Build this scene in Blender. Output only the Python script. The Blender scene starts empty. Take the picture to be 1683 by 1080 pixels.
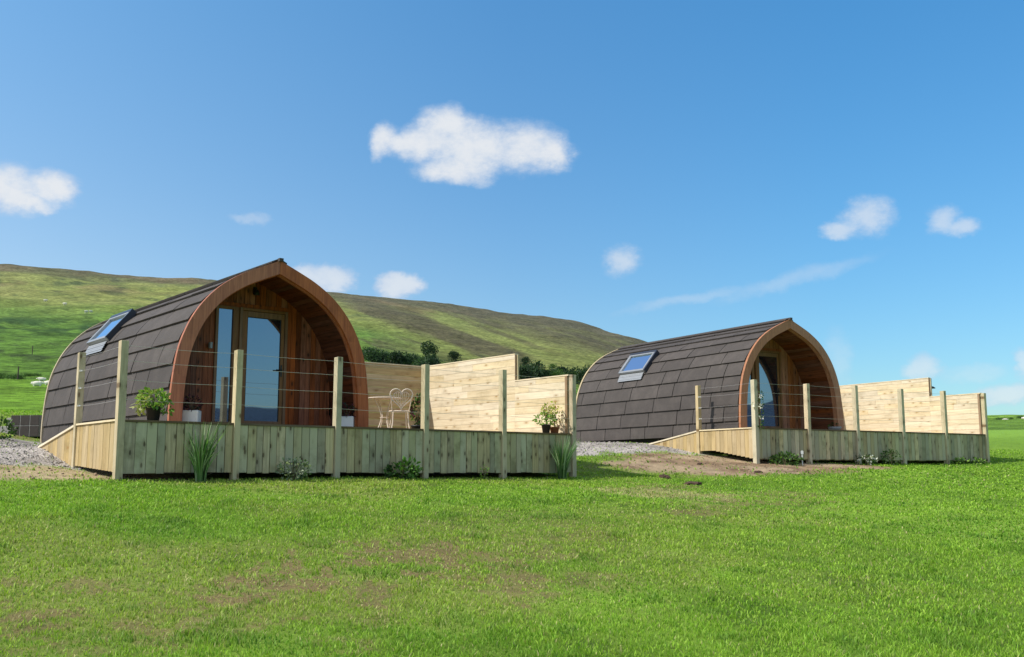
import bpy, bmesh, math, random
import numpy as np
from mathutils import Vector, Matrix, noise as mn
random.seed(7); rng = np.random.default_rng(11)
R = math.radians
scene = bpy.context.scene
COL = scene.collection

# ------------------------------------------------------------------ camera
FPX, PITCH = 1668.4, R(8.01)
cam = bpy.data.cameras.new("camera"); cam.sensor_width = 36; cam.lens = FPX/1683*36; cam.clip_end = 12000; cam.clip_start = .1
co = bpy.data.objects.new("camera", cam); COL.objects.link(co)
co.rotation_euler = (math.pi/2+PITCH, 0, 0); scene.camera = co
CP, SP = math.cos(PITCH), math.sin(PITCH)
def ray(px, py):            # direction of a sight line measured off the photograph (for surveying positions)
    a = (px-841.5)/FPX; b = (540-py)/FPX
    return np.array((a, CP-b*SP, SP+b*CP))
def azel(px, py):
    d = ray(px, py); return math.atan2(d[0], d[1]), math.atan2(d[2], math.hypot(d[0], d[1]))

# ------------------------------------------------------------------ decks frames
D1 = dict(o=(-5.2422, 13.6245, .6894), yaw=R(50.93), pc=2.774, pf=1.11)
D2 = dict(o=(5.4212, 22.7013, .9691), yaw=R(59.42), pc=2.086, pf=.88)
for D in (D1, D2):
    s, c = math.sin(D['yaw']), math.cos(D['yaw'])
    D['M'] = Matrix(((s, -c, 0, D['o'][0]), (c, s, 0, D['o'][1]), (0, 0, 1, D['o'][2]), (0, 0, 0, 1)))
def tolocal(D, x, y):
    s, c = math.sin(D['yaw']), math.cos(D['yaw']); dx = x-D['o'][0]; dy = y-D['o'][1]
    return dx*s+dy*c, -dx*c+dy*s
def toworld(D, u, v):
    s, c = math.sin(D['yaw']), math.cos(D['yaw'])
    return D['o'][0]+u*s-v*c, D['o'][1]+u*c+v*s

# ------------------------------------------------------------------ numpy noise
def vnoise(x, y, seed=0):
    x = np.asarray(x, float); y = np.asarray(y, float)
    xi = np.floor(x).astype(np.int64); yi = np.floor(y).astype(np.int64); fx = x-xi; fy = y-yi
    fx = fx*fx*(3-2*fx); fy = fy*fy*(3-2*fy)
    def h(a, b):
        n = (a*374761393 + b*668265263 + seed*1442695041) & 0xffffffff
        n = ((n ^ (n >> 13))*1274126177) & 0xffffffff
        return ((n ^ (n >> 16)) & 0xffff)/65535.
    return (h(xi, yi)*(1-fx)+h(xi+1, yi)*fx)*(1-fy)+(h(xi, yi+1)*(1-fx)+h(xi+1, yi+1)*fx)*fy
def fbm(x, y, o=4, seed=0):
    s = 0; a = .5; t = 0
    for i in range(o):
        s = s+a*vnoise(x*2**i+17.3*i, y*2**i-9.1*i, seed+i); t += a; a *= .5
    return s/t
def sstep(a, b, x):
    t = np.clip((x-a)/(b-a), 0, 1); return t*t*(3-2*t)

# ------------------------------------------------------------------ terrain height
CPTS = [(0,0,-1.62),(0,-8,-2.4),(-10,-2,-1.4),(10,-2,-2.2),(-12,6,-.75),(-3,5,-1.08),(4,5,-1.35),(0,8,-.96),(-5,8.5,-.68),(6,9,-1.12),(0,13,-.5),(7,14,-.6),
 (12,16,-.6),(5,18.5,-.2),(10,22,-.08),(20,24,-.2),(-5.24,13.62,-.12),(-4.2,11,-.4),(1.11,18.78,-.11),(-1.8,16.1,-.12),(-6.4,15.05,.03),(-7.63,16.57,.40),(-7,13.9,.06),(-9,17,.45),
 (-10,20,.66),(-12,24,1.15),(-9.38,20.44,.52),(-4,24,.72),(-1.9,22.5,.25),(-5.2,20,.2),(1.6,22,.3),(2.8,19.6,-.08),(1.87,29.5,.84),(3.47,26,.70),(4.45,24.34,.42),
 (5.42,22.7,.17),(12.46,26.86,.22),(9,24.8,.165),(14,28,.34),(20,36,1.1),(8,32,.8),(0,26,.62),(-14,14,.25),(10,31,.6),(-16,30,1.9),(30,42,1.3),(0,36,1.4)]
CA = np.array(CPTS, float)
def _U(r2): return np.where(r2 > 0, r2*np.log(np.maximum(r2, 1e-12)), 0)*.5
n_ = len(CA); K = _U(((CA[:, None, :2]-CA[None, :, :2])**2).sum(-1)); K += np.eye(n_)*.4
Pm = np.c_[np.ones(n_), CA[:, :2]]
TPSW = np.linalg.solve(np.block([[K, Pm], [Pm.T, np.zeros((3, 3))]]), np.r_[CA[:, 2], 0, 0, 0])
def tps(x, y):
    sh = x.shape; x = x.ravel(); y = y.ravel(); out = np.empty(len(x))
    for i in range(0, len(x), 20000):
        a = x[i:i+20000]; b = y[i:i+20000]
        r2 = (a[:, None]-CA[None, :, 0])**2+(b[:, None]-CA[None, :, 1])**2
        out[i:i+20000] = _U(r2)@TPSW[:n_]+TPSW[n_]+TPSW[n_+1]*a+TPSW[n_+2]*b
    return out.reshape(sh)
# far profile: apparent height (photo rows) by azimuth column and distance
AX = [-700, 0, 350, 600, 900, 1100, 1250, 1390, 1683, 2300]
RR = [34, 46, 75, 110, 150, 230, 400, 700, 900, 1600]
TB = [[700,700,702,708,716,720,722,722,718,716],
      [690,688,690,695,704,710,712,712,706,704],
      [668,662,660,668,686,698,702,702,694,692],
      [640,632,632,640,662,680,690,692,685.5,686],
      [618,612,608,612,640,662,684,692,690,692],
      [585,578,575,590,618,634,676,696,704,704],
      [505,502,506,528,566,600,668,705,725,730],
      [425,439,463,482.5,520,565,630,700,750,750],
      [440,448,472,492,530,580,650,715,765,770],
      [600,600,640,660,690,720,740,760,775,775]]
AZT = np.array([azel(a, 600)[0] for a in AX]); LR = np.log(np.array(RR))
ET = np.array([[math.tan(azel(a, v)[1]) for a, v in zip(AX, row)] for row in TB])
def far_z(r, az):
    ai = np.clip(az, AZT[0], AZT[-1]); lr = np.clip(np.log(np.maximum(r, 1)), LR[0], LR[-1])
    j = np.clip(np.searchsorted(AZT, ai)-1, 0, len(AZT)-2); ta = (ai-AZT[j])/(AZT[j+1]-AZT[j]); ta = ta*.5+ta*ta*(3-2*ta)*.5
    i = np.clip(np.searchsorted(LR, lr)-1, 0, len(LR)-2); tr = (lr-LR[i])/(LR[i+1]-LR[i])
    e = (ET[i, j]*(1-ta)+ET[i, j+1]*ta)*(1-tr)+(ET[i+1, j]*(1-ta)+ET[i+1, j+1]*ta)*tr
    return r*e
def ground_z(x, y):
    x = np.asarray(x, float); y = np.asarray(y, float); sh = x.shape
    x = np.atleast_1d(x); y = np.atleast_1d(y)
    r = np.hypot(x, y); az = np.arctan2(x, y)
    near = tps(np.where(r > 60, x*60/np.maximum(r, 1), x), np.where(r > 60, y*60/np.maximum(r, 1), y))
    fz = far_z(r, az)+(fbm(x/26, y/26, 4, 3)-.5)*np.clip((r-60)/120, 0, 1)*4.+(fbm(x/140, y/140, 3, 9)-.5)*np.clip((r-250)/400, 0, 1)*7
    back = -2.2-np.minimum(r, 900)*.035
    w = sstep(R(42), R(85), np.abs(az)); fz = fz*(1-w)+back*w
    t = sstep(30, 46, r); t = np.maximum(t, w*sstep(6, 20, r))
    z = near*(1-t)+fz*t+((fbm(x*.8, y*.8, 3, 5)-.5)*.05+(fbm(x*4.5, y*4.5, 3, 6)-.5)*.022)*np.clip(1-r/60, 0, 1)
    return z.reshape(sh)
def gz(x, y): return float(ground_z(np.array([x]), np.array([y]))[0])
def hit(px, py, r0=4, r1=60):   # where a sight line of the survey meets the terrain
    d = ray(px, py); t = np.linspace(r0, r1, 1200); z = ground_z(d[0]*t, d[1]*t); k = np.argmax(z >= d[2]*t)
    if not (z >= d[2]*t).any(): k = 1199
    return d[0]*t[k], d[1]*t[k], z[k]
def far_at(px, r):
    a = azel(px, 640)[0]; x = r*math.sin(a); y = r*math.cos(a); return x, y, gz(x, y)

# ------------------------------------------------------------------ object helpers
def tag(o, label=None, cat=None, group=None, kind=None):
    if label: o['label'] = label
    if cat: o['category'] = cat
    if group: o['group'] = group
    if kind: o['kind'] = kind
    return o
def empty(name, M=None, loc=None, rz=0):
    o = bpy.data.objects.new(name, None); COL.objects.link(o); o.empty_display_size = .2
    if M is not None: o.matrix_world = M
    if loc is not None: o.location = loc; o.rotation_euler = (0, 0, rz)
    return o
class MB:
    def __init__(s): s.v = []; s.f = []; s.c = []
    def face(s, pts, c=(.5, .5, .5)):
        i = len(s.v); s.v += [tuple(p) for p in pts]; s.f.append(tuple(range(i, i+len(pts)))); s.c.append(c)
    def box(s, a, b, c=None, top=None):
        c = c or rc(); x0, y0, z0 = a; x1, y1, z1 = b
        P = [(x0,y0,z0),(x1,y0,z0),(x1,y1,z0),(x0,y1,z0),(x0,y0,z1),(x1,y0,z1),(x1,y1,z1),(x0,y1,z1)]
        if top: P = P[:4]+[(x, y, z) for (x, y, _), z in zip(P[4:], top)]
        s.hexa(P, c)
    def hexa(s, P, c):
        i = len(s.v); s.v += [tuple(p) for p in P]
        for q in ((0,3,2,1),(4,5,6,7),(0,1,5,4),(1,2,6,5),(2,3,7,6),(3,0,4,7)): s.f.append(tuple(i+k for k in q)); s.c.append(c)
    def tube(s, pts, r, n=8, c=None, cap=True):
        c = c or rc(); pts = [Vector(p) for p in pts]; rs = r if isinstance(r, (list, tuple)) else [r]*len(pts)
        i0 = len(s.v); up = None
        for k, p in enumerate(pts):
            t = (pts[min(k+1, len(pts)-1)]-pts[max(k-1, 0)]).normalized()
            if up is None: up = Vector((0, 0, 1)) if abs(t.z) < .9 else Vector((1, 0, 0))
            a = (up-t*up.dot(t)).normalized(); b = t.cross(a); up = a
            for j in range(n):
                g = 2*math.pi*j/n; s.v.append(tuple(p+(a*math.cos(g)+b*math.sin(g))*rs[k]))
        for k in range(len(pts)-1):
            for j in range(n):
                j2 = (j+1) % n; s.f.append((i0+k*n+j, i0+k*n+j2, i0+(k+1)*n+j2, i0+(k+1)*n+j)); s.c.append(c)
        if cap:
            s.f.append(tuple(i0+j for j in range(n))[::-1]); s.c.append(c)
            s.f.append(tuple(i0+(len(pts)-1)*n+j for j in range(n))); s.c.append(c)
    def lathe(s, prof, n=20, o=(0, 0, 0), c=None, rx=1, ry=1):
        c = c or rc(); i0 = len(s.v)
        for r, z in prof:
            for j in range(n):
                g = 2*math.pi*j/n; s.v.append((o[0]+r*rx*math.cos(g), o[1]+r*ry*math.sin(g), o[2]+z))
        for k in range(len(prof)-1):
            for j in range(n):
                j2 = (j+1) % n; s.f.append((i0+k*n+j, i0+k*n+j2, i0+(k+1)*n+j2, i0+(k+1)*n+j)); s.c.append(c)
    def build(s, name, mat, parent=None, smooth=False, bevel=0):
        me = bpy.data.meshes.new(name); me.from_pydata(s.v, [], s.f); me.update()
        at = me.color_attributes.new('col', 'FLOAT_COLOR', 'CORNER')
        cols = np.empty((len(me.loops), 4), np.float32); k = 0
        for f, c in zip(s.f, s.c):
            n = len(f); cols[k:k+n, :3] = c; cols[k:k+n, 3] = 1; k += n
        at.data.foreach_set('color', cols.ravel())
        if smooth: me.polygons.foreach_set('use_smooth', [True]*len(me.polygons))
        me.materials.append(mat)
        o = bpy.data.objects.new(name, me); COL.objects.link(o)
        if parent: o.parent = parent
        if bevel:
            m = o.modifiers.new('bevel', 'BEVEL'); m.width = bevel; m.segments = 2; m.limit_method = 'ANGLE'
        return o
def rc(a=.5, d=.5):
    return (a+random.uniform(-d, d), random.random(), random.random())
def raw_mesh(name, V, F, colors, mat, parent=None, smooth=False):
    me = bpy.data.meshes.new(name); V = np.asarray(V, np.float32); F = np.asarray(F, np.int32)
    me.vertices.add(len(V)); me.vertices.foreach_set('co', V.ravel())
    k = F.shape[1]; me.loops.add(F.size); me.loops.foreach_set('vertex_index', F.ravel())
    me.polygons.add(len(F)); me.polygons.foreach_set('loop_start', np.arange(0, F.size, k, dtype=np.int32))
    me.update(calc_edges=True)
    if smooth: me.polygons.foreach_set('use_smooth', np.ones(len(F), bool))
    at = me.color_attributes.new('col', 'FLOAT_COLOR', 'POINT')
    at.data.foreach_set('color', np.c_[colors, np.ones(len(V))].astype(np.float32).ravel())
    me.materials.append(mat); me.validate()
    o = bpy.data.objects.new(name, me); COL.objects.link(o)
    if parent: o.parent = parent
    return o
def copy_tree(o, parent=None):
    c = o.copy(); COL.objects.link(c); c.parent = parent
    for ch in list(o.children): copy_tree(ch, c)
    return c

# ------------------------------------------------------------------ materials
class NT:
    def __init__(s, tree): s.t = tree; s.n = tree.nodes; s.l = tree.links
    def node(s, ty, **kw):
        n = s.n.new(ty)
        for k, v in kw.items():
            if k.startswith('i_'): pass
            else: setattr(n, k, v)
        return n
    def link(s, a, b): s.l.new(a, b)
    def _in(s, sock, v):
        if isinstance(v, bpy.types.NodeSocket): s.l.new(v, sock)
        elif v is not None: sock.default_value = v
    def math(s, op, a, b=None, c=None, clamp=False):
        n = s.node('ShaderNodeMath', operation=op, use_clamp=clamp); s._in(n.inputs[0], a); s._in(n.inputs[1], b)
        if c is not None: s._in(n.inputs[2], c)
        return n.outputs[0]
    def vmath(s, op, a, b=None):
        n = s.node('ShaderNodeVectorMath', operation=op); s._in(n.inputs[0], a)
        if b is not None: s._in(n.inputs[1], b)
        return n.outputs['Value'] if op in ('LENGTH', 'DOT_PRODUCT') else n.outputs[0]
    def mix(s, f, a, b, blend='MIX'):
        n = s.node('ShaderNodeMix', data_type='RGBA', blend_type=blend); s._in(n.inputs[0], f)
        for so, v in ((n.inputs[6], a), (n.inputs[7], b)):
            if isinstance(v, (tuple, list)) and len(v) == 3: v = (*v, 1)
            s._in(so, v)
        return n.outputs[2]
    def noise(s, vec, scale, detail=4, rough=.5, dist=0, out=0):
        n = s.node('ShaderNodeTexNoise'); s._in(n.inputs['Vector'], vec); n.inputs['Scale'].default_value = scale
        n.inputs['Detail'].default_value = detail; n.inputs['Roughness'].default_value = rough; n.inputs['Distortion'].default_value = dist
        return n.outputs[out]
    def mapping(s, vec, scale=(1, 1, 1), loc=(0, 0, 0)):
        n = s.node('ShaderNodeMapping'); s._in(n.inputs[0], vec); n.inputs['Scale'].default_value = scale; n.inputs['Location'].default_value = loc
        return n.outputs[0]
    def ramp(s, f, stops):
        n = s.node('ShaderNodeValToRGB'); e = n.color_ramp.elements
        while len(e) < len(stops): e.new(.5)
        for el, (p, c) in zip(e, stops): el.position = p; el.color = (c, c, c, 1) if not isinstance(c, tuple) else (*c, 1)
        s._in(n.inputs[0], f); return n.outputs[0]
    def smooth(s, x, a, b):
        n = s.node('ShaderNodeMapRange', interpolation_type='SMOOTHSTEP'); s._in(n.inputs[0], x)
        n.inputs[1].default_value = a; n.inputs[2].default_value = b; return n.outputs[0]
    def bump(s, h, strength=.3, dist=.01):
        n = s.node('ShaderNodeBump'); n.inputs['Strength'].default_value = strength; n.inputs['Distance'].default_value = dist
        s._in(n.inputs['Height'], h); return n.outputs[0]
def newmat(name):
    m = bpy.data.materials.new(name); m.use_nodes = True; t = NT(m.node_tree); b = m.node_tree.nodes['Principled BSDF']
    return m, t, b
def attr(t, name='col'):
    n = t.node('ShaderNodeAttribute', attribute_name=name); s = t.node('ShaderNodeSeparateColor'); t.link(n.outputs['Color'], s.inputs[0])
    return n.outputs['Color'], s.outputs[0], s.outputs[1], s.outputs[2]

def wood(name, base, dark, axis='z', green=None, var=.35, knots=True, rough=.75, stain=None, knot_col=(.16, .09, .04), blotch=.35, kn=.76):
    m, t, b = newmat(name); tc = t.node('ShaderNodeTexCoord').outputs['Object']
    _, ar, ag, ab = attr(t)
    # every board reads its own stretch of grain
    off = t.node('ShaderNodeCombineXYZ'); t.link(t.math('MULTIPLY', ag, 37.), off.inputs[0]); t.link(t.math('MULTIPLY', ab, 53.), off.inputs[1]); t.link(t.math('MULTIPLY', ar, 29.), off.inputs[2])
    p = t.vmath('ADD', tc, off.outputs[0])
    sc = {'z': (26, 26, 1.6), 'u': (1.6, 26, 26), 'v': (26, 1.6, 26)}[axis]
    g = t.noise(t.mapping(p, sc), 1.4, 5, .62, .6)
    g2 = t.noise(t.mapping(p, tuple(v*.35 for v in sc)), 1., 3, .5, .3)
    col = t.mix(t.ramp(g, [(.32, 0.), (.7, 1.)]), dark, base)
    col = t.mix(t.math('MULTIPLY', t.smooth(g2, .45, .75), .5), col, tuple(min(1, v*1.15) for v in base))
    if green: col = t.mix(t.smooth(t.math('ADD', t.math('MULTIPLY', ag, .65), t.math('MULTIPLY', g2, .5)), .25, .8), col, green)
    if knots:
        kx = {'z': (0, 2), 'u': (2, 0), 'v': (2, 1)}[axis]; sp_ = t.node('ShaderNodeSeparateXYZ'); t.link(p, sp_.inputs[0])
        cb = t.node('ShaderNodeCombineXYZ'); t.link(t.math('MULTIPLY', sp_.outputs[kx[0]], 8.5), cb.inputs[0]); t.link(t.math('MULTIPLY', sp_.outputs[kx[1]], 3.6), cb.inputs[1])
        vo = t.node('ShaderNodeTexVoronoi', voronoi_dimensions='2D'); t.link(cb.outputs[0], vo.inputs['Vector']); vo.inputs['Scale'].default_value = 1.
        vs = t.node('ShaderNodeSeparateColor'); t.link(vo.outputs['Color'], vs.inputs[0])
        kd = t.math('ADD', vo.outputs['Distance'], t.math('MULTIPLY', g, .10)); on = t.smooth(vs.outputs[0], kn, kn+.08)
        k = t.math('MULTIPLY', t.math('SUBTRACT', 1., t.smooth(kd, .13, .22)), on); halo = t.math('MULTIPLY', t.math('SUBTRACT', 1., t.smooth(kd, .2, .48)), on)
        col = t.mix(t.math('MULTIPLY', halo, .38), col, tuple(v*.62 for v in dark)); col = t.mix(t.math('MULTIPLY', k, .85), col, knot_col)
    hv = t.math('MULTIPLY_ADD', ar, 2*var, 1-var)
    hs = t.node('ShaderNodeHueSaturation'); t.link(col, hs.inputs['Color']); t.link(hv, hs.inputs['Value'])
    t.link(t.math('MULTIPLY_ADD', ab, .3, .85), hs.inputs['Saturation'])
    out = hs.outputs[0]
    bl = t.noise(t.vmath('ADD', tc, t.vmath('SCALE', off.outputs[0])), 2.2, 5, .65)
    out = t.mix(t.math('MULTIPLY', t.smooth(bl, .48, .70), blotch), out, t.mix(1., out, (.48, .47, .40), 'MULTIPLY'))
    if stain:   # damp, dirty lower edge by height in the object's own space
        z = t.node('ShaderNodeSeparateXYZ'); t.link(tc, z.inputs[0])
        f = t.math('MULTIPLY', t.smooth(t.math('ADD', z.outputs[2], t.math('MULTIPLY', g2, .3)), stain[0], stain[1]), 1)
        out = t.mix(t.math('MULTIPLY', t.math('SUBTRACT', 1., f), .45), out, (.10, .09, .055))
    t.link(out, b.inputs['Base Color']); b.inputs['Roughness'].default_value = rough
    b.inputs['Specular IOR Level'].default_value = .25
    t.link(t.bump(g, .35, .004), b.inputs['Normal']); return m
def plain(name, c, rough=.6, metal=0, var=.15, scale=8, bump=0, spec=.4):
    m, t, b = newmat(name); tc = t.node('ShaderNodeTexCoord').outputs['Object']; n = t.noise(tc, scale, 5, .6)
    t.link(t.mix(n, tuple(v*(1-var) for v in c), tuple(min(1, v*(1+var)) for v in c)), b.inputs['Base Color'])
    b.inputs['Roughness'].default_value = rough; b.inputs['Metallic'].default_value = metal; b.inputs['Specular IOR Level'].default_value = spec
    if bump: t.link(t.bump(n, bump, .01), b.inputs['Normal'])
    return m
M = {}
M['skirt'] = wood('treated_skirt_boards', (.60, .49, .30), (.36, .285, .17), 'z', green=(.43, .395, .245), var=.24, stain=(-.80, -.50), knot_col=(.10, .07, .035), blotch=.7, kn=.62)
M['side'] = wood('treated_side_boards', (.52, .40, .215), (.38, .275, .135), 'z', var=.14, knot_col=(.3, .18, .08))
M['post'] = wood('treated_posts', (.66, .54, .35), (.46, .365, .22), 'z', green=(.52, .455, .29), var=.10, knot_col=(.16, .10, .05), blotch=.5, kn=.5)
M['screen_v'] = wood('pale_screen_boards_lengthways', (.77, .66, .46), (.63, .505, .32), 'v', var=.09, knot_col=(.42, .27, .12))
M['screen_u'] = wood('shaded_screen_boards_across', (.54, .42, .25), (.37, .265, .145), 'u', var=.12, knot_col=(.3, .17, .07))  # darker copy: the back panel's shade is put into the board colour
M['trim_v'] = wood('pale_trim', (.78, .68, .48), (.66, .54, .35), 'v', var=.05, knots=False)
M['batten'] = wood('brown_battens', (.34, .235, .15), (.24, .16, .10), 'z', var=.1, knots=False)
M['edge'] = wood('dark_deck_edge', (.19, .13, .075), (.11, .075, .04), 'u', var=.15, knots=False)
M['floor'] = wood('deck_floor_boards', (.42, .33, .2), (.3, .22, .12), 'u', var=.15)
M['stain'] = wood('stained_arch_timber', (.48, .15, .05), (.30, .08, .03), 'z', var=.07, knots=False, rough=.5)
M['stain_lit'] = wood('stained_arch_timber_lit', (.46, .19, .08), (.32, .125, .052), 'z', var=.07, knots=False, rough=.5)  # paler copies put the farther porch's brighter light into the timber colour
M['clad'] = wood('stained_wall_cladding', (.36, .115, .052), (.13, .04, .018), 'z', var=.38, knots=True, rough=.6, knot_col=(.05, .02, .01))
M['clad_lit'] = wood('stained_wall_cladding_lit', (.42, .17, .078), (.2, .075, .034), 'z', var=.22, knots=True, rough=.6, knot_col=(.07, .03, .015))
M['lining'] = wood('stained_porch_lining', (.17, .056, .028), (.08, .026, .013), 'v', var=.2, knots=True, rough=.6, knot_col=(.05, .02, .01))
M['lining_lit'] = wood('stained_porch_lining_lit', (.22, .085, .042), (.13, .046, .023), 'v', var=.2, knots=True, rough=.6, knot_col=(.07, .03, .015))
M['frame'] = wood('door_frame_timber', (.28, .145, .065), (.18, .09, .038), 'z', var=.08, knots=False, rough=.45)
M['rear'] = wood('pale_rear_arch', (.55, .45, .29), (.42, .33, .20), 'z', var=.05, knots=False)
M['white'] = plain('white_glaze', (.72, .72, .70), .35, var=.06)
M['black'] = plain('black_plastic', (.018, .02, .022), .5)
M['terra'] = plain('terracotta', (.30, .12, .06), .8, var=.2)
M['cream'] = plain('cream_painted_iron', (.88, .74, .60), .5, var=.1)
M['iron'] = plain('dark_iron', (.05, .05, .05), .45, .6)
M['lead'] = plain('pale_lead_flashing', (.30, .31, .32), .5, .3, var=.15, scale=14, bump=.2)
M['skyframe'] = plain('skylight_grey_frame', (.30, .31, .32), .4, .3)
M['skydark'] = plain('skylight_dark_frame', (.03, .035, .05), .35)
M['wire'] = plain('galvanised_wire', (.55, .53, .50), .4, .7)
M['soil'] = plain('soil', (.09, .06, .04), .95, var=.4, scale=30, bump=.6)
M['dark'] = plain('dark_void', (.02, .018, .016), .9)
M['clod'] = plain('earth_clods', (.075, .045, .03), .95, var=.5, scale=25, bump=.8)

def roof_mat():
    m, t, b = newmat('granulated_roof_panels'); tc = t.node('ShaderNodeTexCoord').outputs['Object']; _, ar, ag, ab = attr(t)
    n = t.noise(tc, 260, 3, .7); n2 = t.noise(tc, 3.2, 5, .6); n3 = t.noise(t.mapping(tc, (1, 1, .35)), 9, 4, .6)
    c = t.mix(t.ramp(n, [(.35, 0.), (.7, 1.)]), (.040, .034, .031), (.10, .085, .076))
    c = t.mix(t.math('MULTIPLY', t.smooth(n2, .4, .75), .35), c, (.125, .106, .094))
    c = t.mix(t.math('MULTIPLY', t.smooth(n3, .55, .8), .22), c, (.045, .045, .035))
    hs = t.node('ShaderNodeHueSaturation'); t.link(c, hs.inputs['Color']); t.link(t.math('MULTIPLY_ADD', ar, .24, .88), hs.inputs['Value'])
    t.link(hs.outputs[0], b.inputs['Base Color']); b.inputs['Roughness'].default_value = .82; b.inputs['Specular IOR Level'].default_value = .35
    t.link(t.bump(n, .5, .003), b.inputs['Normal']); return m
M['roof'] = roof_mat()
def glass_mat(name, tint, fac, base=(.012, .016, .022)):
    m, t, b = newmat(name); b.inputs['Base Color'].default_value = (*base, 1); b.inputs['Roughness'].default_value = .1
    g = t.node('ShaderNodeBsdfGlossy'); g.inputs['Color'].default_value = (*tint, 1); g.inputs['Roughness'].default_value = .015
    tc = t.node('ShaderNodeTexCoord').outputs['Object']
    t.link(t.bump(t.noise(tc, 1.3, 2, .4), .05, .02), g.inputs['Normal'])
    lw = t.node('ShaderNodeLayerWeight'); lw.inputs[0].default_value = .3
    mx = t.node('ShaderNodeMixShader'); t.link(t.math('MULTIPLY_ADD', lw.outputs['Fresnel'], 1-fac, fac, clamp=True), mx.inputs[0])
    t.link(b.outputs[0], mx.inputs[1]); t.link(g.outputs[0], mx.inputs[2]); t.link(mx.outputs[0], m.node_tree.nodes['Material Output'].inputs[0]); return m
M['pane'] = glass_mat('door_glass', (.74, .83, .95), .26)
M['skypane'] = glass_mat('skylight_glass', (.75, .87, 1.), .62)
def leaf_mat(name, trans=.35):
    m, t, b = newmat(name); c, ar, ag, ab = attr(t)
    t.link(c, b.inputs['Base Color']); b.inputs['Roughness'].default_value = .55; b.inputs['Specular IOR Level'].default_value = .3
    tr = t.node('ShaderNodeBsdfTranslucent'); t.link(t.mix(1., c, (1.0, 1.05, .55), 'MULTIPLY'), tr.inputs[0])
    mx = t.node('ShaderNodeMixShader'); mx.inputs[0].default_value = trans; t.link(b.outputs[0], mx.inputs[1]); t.link(tr.outputs[0], mx.inputs[2])
    t.link(mx.outputs[0], m.node_tree.nodes['Material Output'].inputs[0]); return m
M['leaf'] = leaf_mat('leaves'); M['blade'] = leaf_mat('grass_blades', .4); M['stem'] = plain('stems', (.1, .09, .04), .8); M['bark'] = plain('bark', (.07, .055, .04), .9)
def ground_mat(name, kind):
    m, t, b = newmat(name); tc = t.node('ShaderNodeTexCoord').outputs['Object']; c, *_ = attr(t)
    if kind == 'gravel':
        vo = t.node('ShaderNodeTexVoronoi'); t.link(tc, vo.inputs['Vector']); vo.inputs['Scale'].default_value = 28
        n = t.noise(tc, 60, 4, .7); sp = t.node('ShaderNodeSeparateColor'); t.link(vo.outputs['Color'], sp.inputs[0])
        v = t.math('MULTIPLY', t.math('MULTIPLY_ADD', sp.outputs[0], .8, .6), t.math('MULTIPLY_ADD', n, .8, .6))
        h = vo.outputs['Distance']; bs, bd = .9, .03
    elif kind == 'earth':
        n = t.noise(tc, 9, 8, .7); v = t.math('MULTIPLY_ADD', t.noise(tc, 22, 8, .75), 1.6, .2); h = n; bs, bd = .8, .08
    elif kind == 'grass':
        n = t.noise(tc, 30, 6, .75); n3 = t.noise(tc, 4, 5, .7); v = t.math('MULTIPLY', t.math('MULTIPLY_ADD', n, 1.3, .35), t.math('MULTIPLY_ADD', n3, .8, .6)); h = n; bs, bd = .7, .05
    else:
        n = t.noise(t.mapping(tc, (1, 1, 2.5)), .55, 9, .72); n3 = t.noise(tc, .09, 5, .6); v = t.math('MULTIPLY', t.math('MULTIPLY_ADD', t.smooth(n, .3, .7), 1.1, .45), t.math('MULTIPLY_ADD', t.smooth(n3, .3, .7), .5, .75)); h = n; bs, bd = .9, 2.0
    mm = t.node('ShaderNodeMix', data_type='RGBA', blend_type='MULTIPLY'); mm.inputs[0].default_value = 1; t.link(c, mm.inputs[6])
    cc = t.node('ShaderNodeCombineColor'); [t.link(v, cc.inputs[i]) for i in range(3)]; t.link(cc.outputs[0], mm.inputs[7])
    t.link(mm.outputs[2], b.inputs['Base Color']); b.inputs['Roughness'].default_value = .95; b.inputs['Specular IOR Level'].default_value = .1
    t.link(t.bump(h, bs, bd), b.inputs['Normal']); return m
M['g_grass'] = ground_mat('lawn_ground', 'grass'); M['g_gravel'] = ground_mat('gravel_ground', 'gravel'); M['g_earth'] = ground_mat('earth_ground', 'earth'); M['g_hill'] = ground_mat('hill_ground', 'hill')

# ------------------------------------------------------------------ ground masks (in the site's own coordinates)
PATCH = []   # (x, y, radius along, radius across, strength) worn patches in the lawn
for px, py, rx, ry, s in [(690,915,.75,.5,.8),(790,920,.35,.25,.5),(450,970,.55,.45,.85),(395,1005,.35,.3,.6),(150,965,.45,.16,.6),(250,905,.3,.1,.3),(600,975,.3,.2,.7),(855,960,.3,.35,.7),(60,1015,.45,.25,.75),
   (300,1015,.45,.25,.6),(620,1030,.2,.2,.3),(1150,842,.55,.25,.6),(1180,835,.5,.3,.45),(960,880,.7,.3,.35),(900,860,.9,.4,.3),(960,960,.4,.3,.4),(1100,1000,.3,.2,.2),(20,960,.3,.1,.5),
   (740,870,.6,.3,.3),(1240,825,1.,.35,.7),(1300,815,.8,.3,.6),(870,905,.5,.3,.45),(560,1060,.3,.1,.5),(130,1070,.4,.1,.5),(1100,800,.7,.35,.6)]:
    x, y, z = hit(px, py); PATCH.append((x, y, rx, ry, s))
STRAW = hit(1085, 812)
DRY = [(*hit(700, 960)[:2], 1.5, 1.9, .95), (*hit(470, 985)[:2], 1.2, 1.0, .95), (*hit(960, 900)[:2], 1.6, 2.2, .8), (*hit(90, 1010)[:2], .9, .8, .9), (*hit(1150, 850)[:2], 2.2, 1.6, .7), (*hit(1380, 960)[:2], 1.4, 1.0, .4)]
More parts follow.
